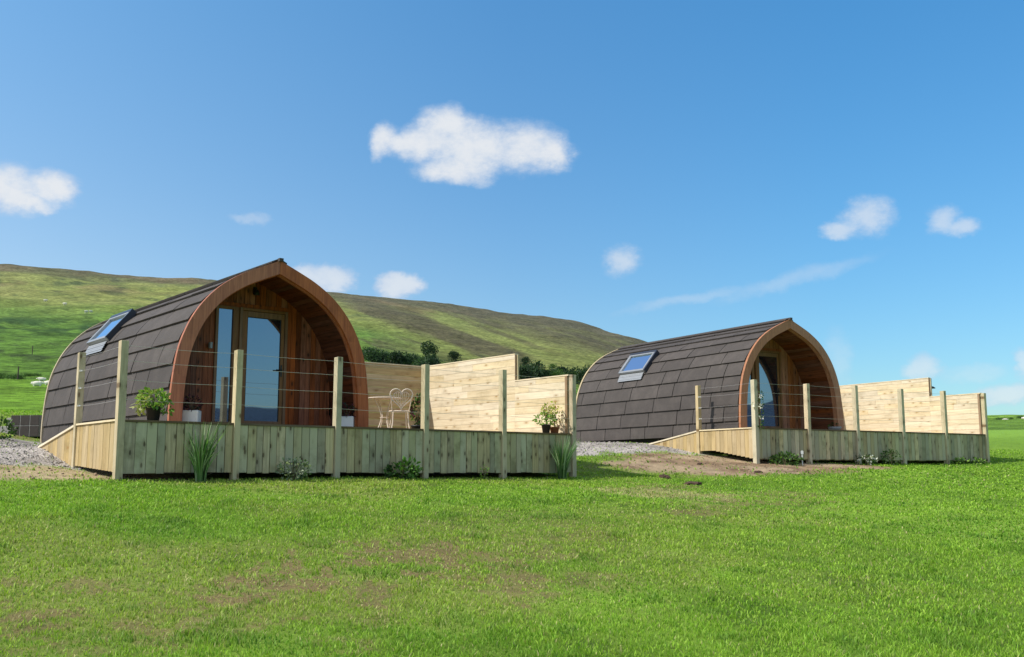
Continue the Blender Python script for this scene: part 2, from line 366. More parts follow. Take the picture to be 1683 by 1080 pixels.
def masks(x, y):
    n1 = fbm(x*.9, y*.9, 4, 21)-.5; n2 = fbm(x*3.1, y*3.1, 4, 31)-.5; n3 = fbm(x*9, y*9, 3, 41)-.5
    u1, v1 = tolocal(D1, x, y); u2, v2 = tolocal(D2, x, y); w = n1*1.3+n2*.7
    g1 = sstep(.25, -.25, u1-.35+w*.6)*sstep(-.2, .2, v1-1.75-.10*np.maximum(-u1-1, 0)+w*.8)*sstep(.8, -.8, v1-9.6+w*2)
    g1 = np.maximum(g1, sstep(-.1, .1, u1-.2)*sstep(8.4, 8., u1)*sstep(0., .2, v1-1.)*sstep(.5, -.5, v1-8.4+w))
    e1 = sstep(.35, -.25, u1-.9+w*.8)*sstep(-.35, .25, v1-.05+w*1.1)*sstep(.5, -.6, v1-2.0+w)*sstep(-9, -3, u1)*.95
    g2 = sstep(.4, -.4, u2-.4+w)*sstep(-.35, .35, v2-1.75-.12*np.maximum(-u2-2, 0)+w*1.3+.2*u2*sstep(-2, 0, u2))*sstep(1, -1, v2-9+w*2)*sstep(-11, -9, u2)
    # bare earth in front of the second deck and running down to the lawn
    dx = u2+.9; dy = v2+.25
    e2 = sstep(1.15, .75, np.sqrt((dx/3.3)**2+(dy/2.1)**2)+w*.5)
    e2 = np.maximum(e2, sstep(1.2, .7, np.sqrt(((u2-1.4)/2.6)**2+((v2+.7)/.8)**2)+w*.6))
    e2 = np.maximum(e2, sstep(1.2, .75, np.sqrt(((u2+.2)/1.7)**2+((v2+1.7)/.6)**2)+w*.8)*.8)
    under = ((u1 > .1) & (u1 < 8.1) & (v1 > .15) & (v1 < 4.8)) | ((u2 > .1) & (u2 < 8.1) & (v2 > .15) & (v2 < 4.8)) | ((abs(u1-2.77) < 1.8) & (v1 > 1) & (v1 < 7.9)) | ((abs(u2-2.09) < 1.8) & (v2 > .8) & (v2 < 7.7))
    worn = np.zeros_like(x); n3 = n3+(fbm(x*22, y*22, 2, 43)-.5)*.6
    for cx, cy, rx, ry, s in PATCH:
        d = np.sqrt(((x-cx)/rx)**2+((y-cy)/(ry*2.0))**2); worn = np.maximum(worn, s*sstep(1.15, .2, d+n2*1.6+n3*2.4))
    yel = sstep(.42, .68, fbm(x*.35+3, y*.35, 3, 51))*sstep(6, -2, x)*.9
    for (cx, cy, rx, ry, a) in DRY:
        yel = np.maximum(yel, a*sstep(1.25, .2, np.sqrt(((x-cx)/rx)**2+((y-cy)/ry)**2)+n1*.9+n2*1.1))
    straw = sstep(1.3, .4, np.sqrt(((x-STRAW[0])/1.1)**2+((y-STRAW[1])/.9)**2)+n2*1.2)
    return dict(gravel=np.maximum(g1, g2), earth=np.maximum(e1, e2)*(1-np.maximum(g1, g2)), worn=worn, yel=yel, straw=straw, under=under, n1=n1, n2=n2, n3=n3, e1=e1, u1=u1, v1=v1)
C = lambda *a: np.array(a)[None, :]
def mixc(a, b, t): return a*(1-t[:, None])+b*t[:, None]
def near_color(x, y):
    m = masks(x, y); r = np.hypot(x, y)
    g = mixc(C(.13, .23, .025), C(.20, .33, .04), sstep(.3, .7, fbm(x*.5, y*.5, 4, 61))+0*x)
    g = mixc(g, C(.23, .24, .07), m['yel']*.6)
    g = mixc(g, C(.045, .085, .015), sstep(.62, .78, fbm(x*1.7, y*1.7, 4, 71))*.5)
    g = mixc(g, C(.22, .145, .08), m['worn']*.95); g = mixc(g, C(.42, .36, .18), m['straw']*.6)
    far = sstep(30, 60, r); g = mixc(g, C(.20, .36, .045), far)
    scr = sstep(7.8, 9.2, m['v1']+m['n1']*1.5)*sstep(3, 0, m['u1'])*sstep(60, 30, r)*(1-m['gravel']); g = mixc(g, mixc(C(.25, .18, .10), C(.20, .26, .06), sstep(.4, .65, fbm(x*1.6, y*1.6, 4, 62))), scr*.85)
    grv = mixc(C(.44, .40, .36), C(.30, .27, .24), sstep(.4, .7, fbm(x*1.1, y*1.1, 3, 81)))
    ear = mixc(C(.27, .185, .11), C(.38, .285, .18), sstep(.35, .65, fbm(x*1.3, y*1.3, 4, 91)))
    ear = mixc(ear, C(.50, .40, .24), m['e1']*.7)
    ear = ear*(.62+.76*fbm(x*5.5, y*5.5, 4, 95))[:, None]; ear = mixc(ear, C(.13, .08, .05), sstep(.62, .72, fbm(x*3.3, y*3.3, 4, 96))*.7); grv = grv*(.75+.5*fbm(x*4, y*4, 4, 97))[:, None]
    g = mixc(g, ear, m['earth']); g = mixc(g, grv, m['gravel']); return g, m
def hill_color(x, y):
    r = np.hypot(x, y); az = np.arctan2(x, y); lr = np.log(r)
    px = 841.5+FPX*np.tan(np.clip(az, -1.2, 1.2))
    A = az*1000*.55; B = lr*90.
    n = fbm(A/26, B/6, 5, 101); n_big = fbm(A/120+3, B/26, 4, 111); ns = fbm((A-B*1.6)/60, (B+A*.28)/5., 4, 121); nf = fbm(A/5, B/2.2, 3, 131)
    bright = C(.22, .41, .04); mid = C(.14, .21, .04); olive = C(.29, .31, .075); heath = C(.10, .082, .045); brown = C(.24, .16, .08)
    right = sstep(480, 900, px); H_ = 841.5+az*FPX; G_ = 775-ground_z(x, y)/r*FPX*1.0     # along / down the slope as surveyed
    st_ = fbm((H_+.4*G_)/150, (G_-.36*H_)/11, 5, 191); sn = fbm((H_+.4*G_)/40, (G_-.36*H_)/5, 4, 193)
    dk = fbm(A/9, B/3.2, 4, 171); big = fbm(A/70+7, B/14, 4, 181)
    c = bright+0*x[:, None]
    t1 = sstep(math.log(118), math.log(135), lr+(n-.5)*.06); c = mixc(c, C(.13, .25, .035), t1)
    t2 = sstep(math.log(270), math.log(520), lr+(n_big-.5)*.6+right*.55); c = mixc(c, olive, t2*.9)
    c = mixc(c, C(.34, .33, .11), sstep(.5, .72, big)*t2*.5)
    # rush-grown band low on the left slope
    rb = sstep(.20, .06, np.abs(lr-math.log(315)-(n_big-.5)*.2))*sstep(.38, .58, dk)*sstep(520, 150, px); c = mixc(c, C(.045, .10, .022), rb*.95)
    c = mixc(c, C(.07, .12, .03), sstep(.55, .75, nf)*.4*t1); c = mixc(c, C(.06, .09, .03), sstep(.60, .70, dk)*sstep(.45, .6, n_big)*.75*t1)
    # heather: dark moor spreading over the upper slope to the right, in streaks lower down
    w_ = (st_-.5)*55+(sn-.5)*22
    band = sstep(17, 5, np.abs(G_-(492+(H_-560)*.335)+w_*.45))*sstep(520, 600, H_)*sstep(900, 840, H_)
    band2 = sstep(9, 2, np.abs(G_-(560+(H_-640)*.30)+w_*.4))*sstep(600, 640, H_)*.5
    moor = sstep(10, -14, G_-(508+(H_-720)*.315)+w_*.8)*sstep(640, 760, H_+w_)
    crest = sstep(8, -10, G_-(486+(H_-540)*.12)+w_*.7)*sstep(520, 600, H_)*.7
    strk = sstep(.50, .62, st_)*sstep(600, 560, G_)*sstep(430, 560, H_)*.75
    h = np.clip(np.maximum.reduce([band, band2, moor*(.72+.28*sstep(.3, .5, sn)), crest, strk]), 0, 1)
    c = mixc(c, mixc(C(.27, .285, .085), C(.20, .25, .06), sn), sstep(540, 640, H_)*(1-h)*.7*t2)
    c = mixc(c, mixc(heath, C(.135, .12, .055), sstep(.4, .7, nf)), h*.9)
    top = sstep(math.log(575), math.log(665), lr+(n-.5)*.12); c = mixc(c, mixc(C(.085, .085, .045), C(.15, .125, .06), nf), top*.85)
    c = mixc(c, brown, sstep(.52, .7, n)*sstep(math.log(470), math.log(560), lr)*.55*(1-h))
    # scrubby ground right behind the site
    sc = sstep(52, 40, r+ (n-.5)*8); c = mixc(c, mixc(C(.20, .16, .09), C(.13, .17, .05), nf), sc*.8*sstep(500, 100, px))
    # fields on the right stay plain grass
    c = mixc(c, C(.20, .36, .05), sstep(1150, 1380, px))
    hz = np.clip((r-150)/700, 0, 1)*.13; c = mixc(c, C(.20, .27, .34), hz)  # distance haze mixed into the hill colour
    return c

# ------------------------------------------------------------------ terrain mesh (polar sheet)
az = np.r_[np.arange(-180, -42, 3.), np.arange(-42, -30, .5), np.arange(-30, 30, .2), np.arange(30, 42, .5), np.arange(42, 180.1, 3.)]
az = np.radians(az); rad = [.6]
while rad[-1] < 1650: rad.append(rad[-1]*(1.03 if rad[-1] < 4 else 1.0105 if rad[-1] < 34 else 1.0125))
rad = np.array(rad); AZ, RD = np.meshgrid(az, rad); X = RD*np.sin(AZ); Y = RD*np.cos(AZ); Z = ground_z(X, Y)
na, nr = len(az), len(rad); ii, jj = np.meshgrid(np.arange(nr-1), np.arange(na-1), indexing='ij')
F = np.stack([ii*na+jj, ii*na+jj+1, (ii+1)*na+jj+1, (ii+1)*na+jj], -1).reshape(-1, 4)[:, ::-1]
V = np.stack([X, Y, Z], -1).reshape(-1, 3); rr = np.hypot(V[:, 0], V[:, 1])
colr = np.zeros((len(V), 3)); nm = rr < 46
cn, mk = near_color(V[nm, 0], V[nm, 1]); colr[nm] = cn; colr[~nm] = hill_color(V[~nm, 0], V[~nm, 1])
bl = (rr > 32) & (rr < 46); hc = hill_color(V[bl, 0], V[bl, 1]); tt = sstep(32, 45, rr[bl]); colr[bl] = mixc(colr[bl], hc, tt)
fc = V[F].mean(1); fr = np.hypot(fc[:, 0], fc[:, 1]); mf = masks(fc[:, 0], fc[:, 1])
cls = np.zeros(len(F), int); cls[(mf['gravel'] > .5) & (fr < 34)] = 1; cls[(mf['earth'] > .5) & (cls == 0) & (fr < 34)] = 2; cls[fr > 46] = 3
def sub(name, k, mat):
    f = F[cls == k]; u, inv = np.unique(f, return_inverse=True)
    o = raw_mesh(name, V[u], inv.reshape(f.shape), colr[u], mat, smooth=True); o['kind'] = 'structure'; return o
sub('lawn', 0, M['g_grass']); sub('gravel_path', 1, M['g_gravel']); sub('bare_earth', 2, M['g_earth']); sub('hillside', 3, M['g_hill'])
# inner cap under the photographer and far blue ridge beyond the valley behind him
cap = MB(); cap.face([(x, y, z) for x, y, z in V[:na-1:1]][::-1], (.1, .17, .03)); o = cap.build('ground', M['g_grass']); o['kind'] = 'structure'
rg = []; rf = []; rcol = []
ra = np.radians(np.arange(-320, 360-320+.1, 2.))
for i, a in enumerate(ra):
    inview = abs((math.degrees(a)+180) % 360-180) < 48
    h = (-60 if inview else 150+260*float(fbm(np.array([a*3.1]), np.array([.5]), 4, 7)[0]))
    for k, (d, zz) in enumerate(((1600, -75), (3600, -70), (4300, h), (5200, -80))): rg.append((d*math.sin(a), d*math.cos(a), zz)); rcol.append((.05, .085, .14))  # distance haze put into the ridge's blue colour
for i in range(len(ra)-1):
    for k in range(3): rf.append((i*4+k, i*4+k+1, (i+1)*4+k+1, (i+1)*4+k))
o = raw_mesh('distant_hills', rg, rf, np.array(rcol), M['g_hill']); o['kind'] = 'structure'

# ------------------------------------------------------------------ grass blades (nobody could count them)
def grass_blades():
    Vs = []; Fs = []; Cs = []; base = 0
    for r0, r1, dens, h, w, segs in ((4.4, 8, 3600, .038, .0036, 1), (8, 13, 1900, .038, .0055, 1), (13, 20, 850, .036, .009, 1), (20, 34, 260, .04, .017, 1)):
        area = .5*R(66)*(r1*r1-r0*r0); n = int(area*dens)
        r = np.sqrt(rng.uniform(r0*r0, r1*r1, n)); a = rng.uniform(-R(33), R(33), n); x = r*np.sin(a); y = r*np.cos(a)
        m = masks(x, y); clump = fbm(x*2.2, y*2.2, 3, 141); tuft = sstep(.58, .75, fbm(x*4.5, y*4.5, 3, 151))
        keep = rng.random(n) < (1-.97*m['gravel'])*(1-.93*m['earth'])*(1-.62*m['worn'])*(1-.12*m['yel'])*(.55+.6*clump)
        keep &= ~m['under']; spot0 = sstep(.80, .88, vnoise(x*2.7, y*2.7, 77)); keep &= ~((m['v1'] > 8.2) & (m['u1'] < 1.5) & (rng.random(n) < .6)); sel = np.nonzero(keep)[0]; x, y = x[sel], y[sel]; m = {k: v[sel] for k, v in m.items()}; clump = clump[sel]; tuft = tuft[sel]; n = len(x)
        z = ground_z(x, y)-.004; hh = h*rng.uniform(.45, 1.25, n)*(1-.45*m['worn'])*(.85+.35*tuft)*(.7+.6*clump); spot = sstep(.78, .88, vnoise(x*2.7, y*2.7, 77))*(r[sel] > 0); hh = hh*(1+.35*spot)
        yaw = rng.uniform(0, 2*np.pi, n); ww = w*rng.uniform(.7, 1.3, n)
        la = rng.uniform(0, 2*np.pi, n); ln = hh*rng.uniform(.15, 1.0, n); dx, dy = np.cos(la)*ln, np.sin(la)*ln
        cx, cy = np.cos(yaw)*ww, np.sin(yaw)*ww
        P = np.empty((n, 5, 3)); P[:, 0] = np.c_[x-cx, y-cy, z]; P[:, 1] = np.c_[x+cx, y+cy, z]
        P[:, 2] = np.c_[x+cx*.7+dx*.3, y+cy*.7+dy*.3, z+hh*.6]; P[:, 3] = np.c_[x-cx*.7+dx*.3, y-cy*.7+dy*.3, z+hh*.6]; P[:, 4] = np.c_[x+dx, y+dy, z+hh]
        k = rng.random(n)
        c = mixc(C(.20, .39, .03), C(.34, .52, .055), k); c = mixc(c, C(.40, .45, .085), m['yel']*(.2+.8*rng.random(n))*.75)
        c = mixc(c, C(.09, .23, .02), sstep(.55, .8, fbm(x*1.2, y*1.2, 3, 161))*.45*(1-m['yel'])); c = mixc(c, C(.50, .43, .22), (rng.random(n) < (.035+.5*m['worn']+.25*m['yel']*.5+.7*m['straw']))*.8)
        c = mixc(c, C(.08, .20, .03), spot*.4); c = c*(1.12*rng.uniform(.65, 1.3, n))[:, None]
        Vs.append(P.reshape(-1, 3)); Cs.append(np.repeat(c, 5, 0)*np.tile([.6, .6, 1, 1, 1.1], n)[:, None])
        b = base+np.arange(n)[:, None]*5
        Fs.append(np.concatenate([b+np.array([[0, 1, 2]]), b+np.array([[0, 2, 3]]), b+np.array([[3, 2, 4]])])); base += n*5
    o = raw_mesh('grass', np.concatenate(Vs), np.concatenate(Fs), np.concatenate(Cs), M['blade'])
    tag(o, 'short bright green lawn grass with yellowed and worn patches', 'grass', kind='stuff'); return o
grass_blades()
def gravel_stones():
    Vs = []; Fs = []; Cs = []; b = 0
    ico = bmesh.new(); bmesh.ops.create_icosphere(ico, subdivisions=1, radius=1); iv = np.array([v.co[:] for v in ico.verts]); jf = np.array([[v.index for v in f.verts] for f in ico.faces]); ico.free()
    pts = []
    for D, u0, u1, v0, v1, n in ((D1, -7, .4, 0, 9, 5200), (D2, -8, 1.6, -2.5, 9, 6500)):
        u = rng.uniform(u0, u1, n); v = rng.uniform(v0, v1, n); s, c = math.sin(D['yaw']), math.cos(D['yaw'])
        pts.append(np.c_[D['o'][0]+u*s-v*c, D['o'][1]+u*c+v*s])
    p = np.concatenate(pts); m = masks(p[:, 0], p[:, 1]); keep = rng.random(len(p)) < np.clip(m['gravel']+m['earth']*.22, 0, 1); p = p[keep]; g = m['gravel'][keep]
    z = ground_z(p[:, 0], p[:, 1]); s = rng.uniform(.008, .028, len(p))
    for i in range(len(p)):
        q = iv*s[i]*rng.uniform(.6, 1.3, 3)+rng.normal(0, s[i]*.1, iv.shape); q[:, 0] += p[i, 0]; q[:, 1] += p[i, 1]; q[:, 2] += z[i]
        Vs.append(q); Fs.append(jf+b); b += len(iv); k = rng.uniform(.5, 1.5); cc = np.array((.27, .25, .225))*k if g[i] > .4 else np.array((.22, .15, .095))*k; Cs.append(np.repeat(cc[None], len(iv), 0))
    o = raw_mesh('gravel', np.concatenate(Vs), np.concatenate(Fs), np.concatenate(Cs), M['leafless'])
    tag(o, 'loose grey stone chips on the track and bare earth', 'gravel', kind='stuff')
def vc_mat(name, rough=.9):
    m, t, b = newmat(name); c, *_ = attr(t); t.link(c, b.inputs['Base Color']); b.inputs['Roughness'].default_value = rough; return m
M['leafless'] = vc_mat('stone_chips'); gravel_stones()

# ------------------------------------------------------------------ decks
S = 8.18/5
WZ = (1.0, .79, .53, .27)
def local_ground(D, u, v):
    x, y = toworld(D, u, v); return gz(x, y)-D['o'][2]
def make_deck(D, label, second=False):
    root = empty('timber_deck', D['M']); tag(root, label, 'deck', 'timber decks around the pods')
    pl, prt = D['pc']-1.78, D['pc']+1.78
    fl = MB(); v = .0
    while v < 4.7:
        if v < D['pf']-.1: fl.box((.02, v, -.028), (8.12, v+.138, -.002), rc())
        else:
            if v < 1.7 and pl > .1: fl.box((.02, v, -.028), (pl, v+.138, -.002), rc())
            fl.box((prt, v, -.028), (8.12, v+.138, -.002), rc())
        v += .143
    fl.build('deck_floor', M['floor'], root)
    # front skirt, one panel per bay
    for b in range(5):
        m = MB(); x = b*S+.05; xe = (b+1)*S-.05; nb = 12; ws_ = [random.choice((1., 1., .96, .8, 1.08)) for _ in range(nb)]; k_ = (xe-x)/sum(ws_); q_ = x
        for i in range(nb):
            w = ws_[i]*k_; g = .003+random.random()*.005; dz = random.uniform(-.010, .008); dv = random.uniform(-.005, .004); tl = random.uniform(-.002, .002)
            m.hexa([(q_+g+tl, -.022+dv, -.712+dz+(.02 if second else 0)), (q_+w-g*.5+tl, -.022+dv, -.712+dz+(.02 if second else 0)), (q_+w-g*.5+tl, dv, -.712+dz), (q_+g+tl, dv, -.712+dz),
                    (q_+g, -.022+dv, -.031), (q_+w-g*.5, -.022+dv, -.031), (q_+w-g*.5, dv, -.031), (q_+g, dv, -.031)], rc()); q_ += w
        m.build('skirt_panel', M['skirt'], root, bevel=.002)
    bk = MB(); bk.box((.03, .007, -.66), (8.15, .026, -.05), (.3, .5, .5)); bk.build('skirt_backing', M['dark'], root)
    # left side skirt, its lower edge following the slope
    m = MB(); v = .06; n = 13; w = (1.83-.06)/n
    zb = (lambda q: -.70+.10*q/1.88) if not second else (lambda q: -.69+.20*min(1, q/1.3))
    for i in range(n):
        v0 = v+i*w+.003; v1 = v+(i+1)*w-.002; m.box((-.022+random.uniform(-.003, .003), v0, zb(v0)), (0, v1, -.022))
    m.build('side_skirt', M['side'], root, bevel=.002)
    # ramp
    rl0, rl1 = 1.93, 3.82 if not second else 3.86; zr = -.29
    m = MB(); n = 15; w = (rl1-rl0)/n
    for i in range(n):
        v0 = rl0+i*w+.003; v1 = rl0+(i+1)*w-.002; za = -.03+(zr+.03)*(v0-rl0)/(rl1-rl0); zc = -.03+(zr+.03)*(v1-rl0)/(rl1-rl0)
        g0 = local_ground(D, 0, v0)-.02; g1 = local_ground(D, 0, v1)-.02
        if za-g0 < .01: g0 = za-.03
        if zc-g1 < .01: g1 = zc-.03
        m.hexa([(-.022, v0, g0), (0, v0, g0), (0, v1, g1), (-.022, v1, g1), (-.022, v0, za), (0, v0, za), (0, v1, zc), (-.022, v1, zc)], rc())
    m.build('ramp_side', M['side'], root)
    m = MB(); e = pl-.02 if pl > .3 else .32
    n = 14; w = (rl1-rl0)/n
    for i in range(n):
        v0 = rl0+i*w; v1 = v0+w-.006; za = zr*(v0-rl0)/(rl1-rl0); zc = zr*(v1-rl0)/(rl1-rl0)
        m.hexa([(.0, v0, za-.03), (e, v0, za-.03), (e, v1, zc-.03), (.0, v1, zc-.03), (.0, v0, za-.003), (e, v0, za-.003), (e, v1, zc-.003), (.0, v1, zc-.003)], rc())
    m.build('ramp_floor', M['floor'], root)
    m = MB(); m.hexa([(-.045, rl0-.05, -.028), (-.001, rl0-.05, -.028), (-.001, rl1, zr-.028), (-.045, rl1, zr-.028), (-.045, rl0-.05, .004), (-.001, rl0-.05, .004), (-.001, rl1, zr+.004), (-.045, rl1, zr+.004)], rc(.6, .1))
    m.box((-.045, .07, -.02), (-.001, 1.83, .006), rc(.6, .1)); m.build('cap_rail', M['trim_v'], root)
    m = MB()
    for b in range(5): m.box((b*S+.05, -.040, -.030), ((b+1)*S-.05, .0, -.001), rc(.5, .3))
    m.build('deck_edge', M['edge'], root)
    # posts
    for i in range(6):
        u = i*S; hw = .050 if i == 0 else .046; v0, v1 = -.062, .055; h = 1.062+(0, -.012, .008, -.004, .01, .02)[i]+random.uniform(-.006, .006)
        g = local_ground(D, u, 0)-.12; lean = random.uniform(-.012, .012)
        m = MB(); c = rc()
        m.hexa([(u-hw, v0, g), (u+hw, v0, g), (u+hw, v1, g), (u-hw, v1, g), (u-hw+lean, v0, h), (u+hw+lean, v0, h), (u+hw+lean, v1, h-.004), (u-hw+lean, v1, h-.004)], c)
        m.build('post', M['post'], root, bevel=.004)
    g = local_ground(D, 0, 1.88)-.12; m = MB(); m.hexa([(-.05, 1.835, g), (.045, 1.835, g), (.045, 1.93, g), (-.05, 1.93, g), (-.05, 1.835, 1.07), (.045, 1.835, 1.07), (.045, 1.93, 1.065), (-.05, 1.93, 1.065)], rc())
    m.build('post', M['post'], root, bevel=.004)
    if second:
        g = local_ground(D, 8.36, .35)-.12; m = MB(); m.box((8.31, .3, g), (8.40, .39, .60), rc()); o = m.build('post', M['post'], root, bevel=.004); o['label'] = 'short post just outside the corner'
    # right side skirt (outer face) under the screen
    m = MB(); n = 30; w = 4.7/n
    for i in range(n): m.box((8.182, .05+i*w+.003, max(-.71, -.70)), (8.20, .05+(i+1)*w-.002, -.031))
    m.build('side_skirt', M['skirt'], root)
    # wires strained round the posts
    for k, z in enumerate(WZ):
        pts = [(-.02, 1.88, z)]; A = [(0, 1.88), (0, -.01)]+[(i*S, -.01) for i in range(1, 6)]
        out = []
        for (a0, b0), (a1, b1) in zip(A, A[1:]):
            for q in range(6):
                t = q/6; out.append((a0+(a1-a0)*t, b0+(b1-b0)*t, z-.05*t*(1-t)+.006*math.sin(k+a0)))
        out.append((A[-1][0], A[-1][1], z)); mm = MB(); mm.tube(out, .0026, 5, (.5, .5, .5)); mm.build('wire', M['wire'], root)
    for z in WZ[1:]:
        mm = MB(); mm.box((-.035, 1.815, z-.012), (.0, 1.836, z+.012), (.5, .5, .5)); mm.tube([(-.02, 1.80, z), (-.02, 1.75, z-.002)], .006, 6); mm.build('wire_clip', M['white'], root)
    return root
deck1 = make_deck(D1, 'nearer pale timber deck with boarded skirt, wire-strung posts and side ramp')
deck2 = make_deck(D2, 'farther timber deck on bare earth, with wire-strung posts and short ramp', True)

def make_screen(D, label, lamp=False):
    root = empty('privacy_screen', D['M']); tag(root, label, 'screen', 'boarded privacy screens')
    U = 8.125; st = 1.60; H, L = 1.60, 1.07
    def boards_v(v0, v1, ztop, m, zs=.0):
        z = zs; bh = .1375
        while z < ztop-.01:
            z1 = min(z+bh, ztop); cuts = [v0]; q = v0+random.uniform(.6, 2.2)
            while q < v1-.4: cuts.append(q); q += random.uniform(1.2, 2.4)
            cuts.append(v1)
            for a, b in zip(cuts, cuts[1:]):
                d = random.uniform(-.002, .002); m.box((U+d, a+.001, z+.002), (U+.022+d, b-.001, z1-.002), rc())
            z += bh
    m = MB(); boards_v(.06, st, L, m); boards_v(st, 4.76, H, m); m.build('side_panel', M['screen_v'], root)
    m = MB(); boards_v(.06, st-.02, L-.06, m)
    mo = MB()
    # outer face
    z = -.0
    while z < H-.01:
        v0 = .06 if z < L-.05 else st; z1 = min(z+.145, L if v0 < 1 else H); mo.box((U+.062, v0, z+.002), (U+.082, 4.8, z1-.002), rc()); z += .145
    mo.build('outer_panel', M['screen_v'], root)
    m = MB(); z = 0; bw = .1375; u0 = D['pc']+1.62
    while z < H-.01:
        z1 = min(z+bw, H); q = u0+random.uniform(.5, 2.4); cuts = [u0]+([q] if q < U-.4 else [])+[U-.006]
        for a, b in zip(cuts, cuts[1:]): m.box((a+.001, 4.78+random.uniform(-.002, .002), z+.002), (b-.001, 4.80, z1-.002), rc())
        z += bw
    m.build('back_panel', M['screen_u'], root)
    m = MB(); m.box((U-.008, .03, L), (U+.09, st-.002, L+.022), rc(.7, .1)); m.box((U-.008, st-.004, H), (U+.09, 4.83, H+.022), rc(.7, .1))
    m.box((u0, 4.765, H), (U-.01, 4.85, H+.022), rc(.4, .1)); m.build('capping', M['trim_v'], root)
    for v0, h in ((.045, L-.002), (st-.055, H-.002), (3.2, H-.002), (4.7, H-.002)):
        m = MB(); m.box((U+.024, v0, .0 if v0 > .1 else 0), (U+.060, v0+.095, h), rc()); m.build('upright', M['post'], root)
    m = MB(); m.box((U-.03, .045, .0), (U-.004, .10, L-.002), rc()); m.build('end_batten', M['batten'], root)
    m = MB(); m.box((U-.004, st-.028, L+.024), (U+.086, st-.004, H-.002), rc()); m.build('end_batten', M['edge'], root)
    if lamp:
        m = MB(); y = st+.12; m.tube([(U+.09, y, 1.33), (U+.25, y, 1.35)], .012, 8, (.5,)*3); m.lathe([(0, 1.40), (.05, 1.39), (.10, 1.35), (.10, 1.335), (0, 1.33)], 16, (U+.28, y, 0)); m.build('lamp', M['iron'], root)
    return root
make_screen(D1, 'stepped pale board screen shading the bistro table, on nearer deck')
make_screen(D2, 'stepped pale board screen against the sky, on farther deck', True)

# ------------------------------------------------------------------ pods
PROF = [(0, 2.70), (.36, 2.545), (.66, 2.40), (.96, 2.20), (1.20, 1.965), (1.39, 1.70), (1.525, 1.42), (1.62, 1.12), (1.675, .75), (1.705, .35), (1.71, 0), (1.70, -.12)]
def catmull(P, n=10):
    out = []
    for i in range(len(P)-1):
        p0 = P[max(i-1, 0)]; p1 = P[i]; p2 = P[i+1]; p3 = P[min(i+2, len(P)-1)]
        for k in range(n):
            t = k/n; out.append(tuple(.5*((2*p1[j])+(-p0[j]+p2[j])*t+(2*p0[j]-5*p1[j]+4*p2[j]-p3[j])*t*t+(-p0[j]+3*p1[j]-3*p2[j]+p3[j])*t**3) for j in (0, 1)))
    out.append(P[-1]); return out
PC = catmull(PROF)
def offset_prof(P, d):   # move inward by d (half profile, apex kept on the axis)
    out = []
    for i, p in enumerate(P):
        a = P[max(i-1, 0)]; b = P[min(i+1, len(P)-1)]; tx, tz = b[0]-a[0], b[1]-a[1]; l = math.hypot(tx, tz); nx, nz = -tz/l, tx/l   # outward normal
        out.append((p[0]-nx*d, p[1]-nz*d))
    # trim what crosses the axis
    q = [p for p in out if p[0] > 0]; f = q[0]; g = q[1]; t = f[0]/(f[0]-g[0]) if f[0] != g[0] else 0
    return [(0, f[1]+(f[1]-g[1])*f[0]/max(g[0]-f[0], 1e-6))]+q
arc = [0]
for a, b in zip(PC, PC[1:]): arc.append(arc[-1]+math.hypot(b[0]-a[0], b[1]-a[1]))
def at_arc(s, d=0):
    s = max(0, min(arc[-1], s)); i = max(k for k in range(len(arc)) if arc[k] <= s+1e-9); i = min(i, len(arc)-2)
    t = (s-arc[i])/(arc[i+1]-arc[i]); a, b = PC[i], PC[i+1]; x = a[0]+(b[0]-a[0])*t; z = a[1]+(b[1]-a[1])*t
    tx, tz = b[0]-a[0], b[1]-a[1]; l = math.hypot(tx, tz); return x-tz/l*d, z+tx/l*d
def arc_of_z(z):
    for i in range(len(PC)-1):
        if PC[i][1] >= z >= PC[i+1][1]: return arc[i]+(arc[i+1]-arc[i])*(PC[i][1]-z)/(PC[i][1]-PC[i+1][1])
def tri_wall(m, prof, v, zmin, rects, bw=.098, th=.02, c=None):
    """vertical boards filling the profile at depth v, leaving rectangles (u0,u1,z0,z1) open"""
    def top(w):
        w = abs(w)
        for a, b in zip(prof, prof[1:]):
            if a[0] <= w <= b[0] and a[1] > .9: return a[1]+(b[1]-a[1])*(w-a[0])/max(b[0]-a[0], 1e-6)
        return None
    W = max(p[0] for p in prof); u = -W
    edges = set([-W, W]); k = -W
    while k < W: edges.add(round(k, 4)); k += bw
    for r in rects: edges.add(r[0]); edges.add(r[1])
    edges = sorted(edges); col = None; last = None
    for a, b in zip(edges, edges[1:]):
        if b-a < 1e-4: continue
        key = int((a+W+1e-6)/bw)
        if key != last: col = rc(); last = key
        g = .006
        ta, tb = top(a), top(b)
        if ta is None: ta = .3 if tb is None else tb*.6
        if tb is None: tb = ta*.6
        spans = [(zmin, None)]
        for (r0, r1, z0, z1) in rects:
            if a >= r0-1e-6 and b <= r1+1e-6: spans = [(z1, None)]+([(zmin, z0)] if z0 > zmin+.01 else [])
        for z0, z1 in spans:
            A, B = (ta, tb) if z1 is None else (z1, z1)
            m.hexa([(a+g, v, z0), (b, v, z0), (b, v+th, z0), (a+g, v+th, z0), (a+g, v, A), (b, v, B), (b, v+th, B), (a+g, v+th, A)], col)
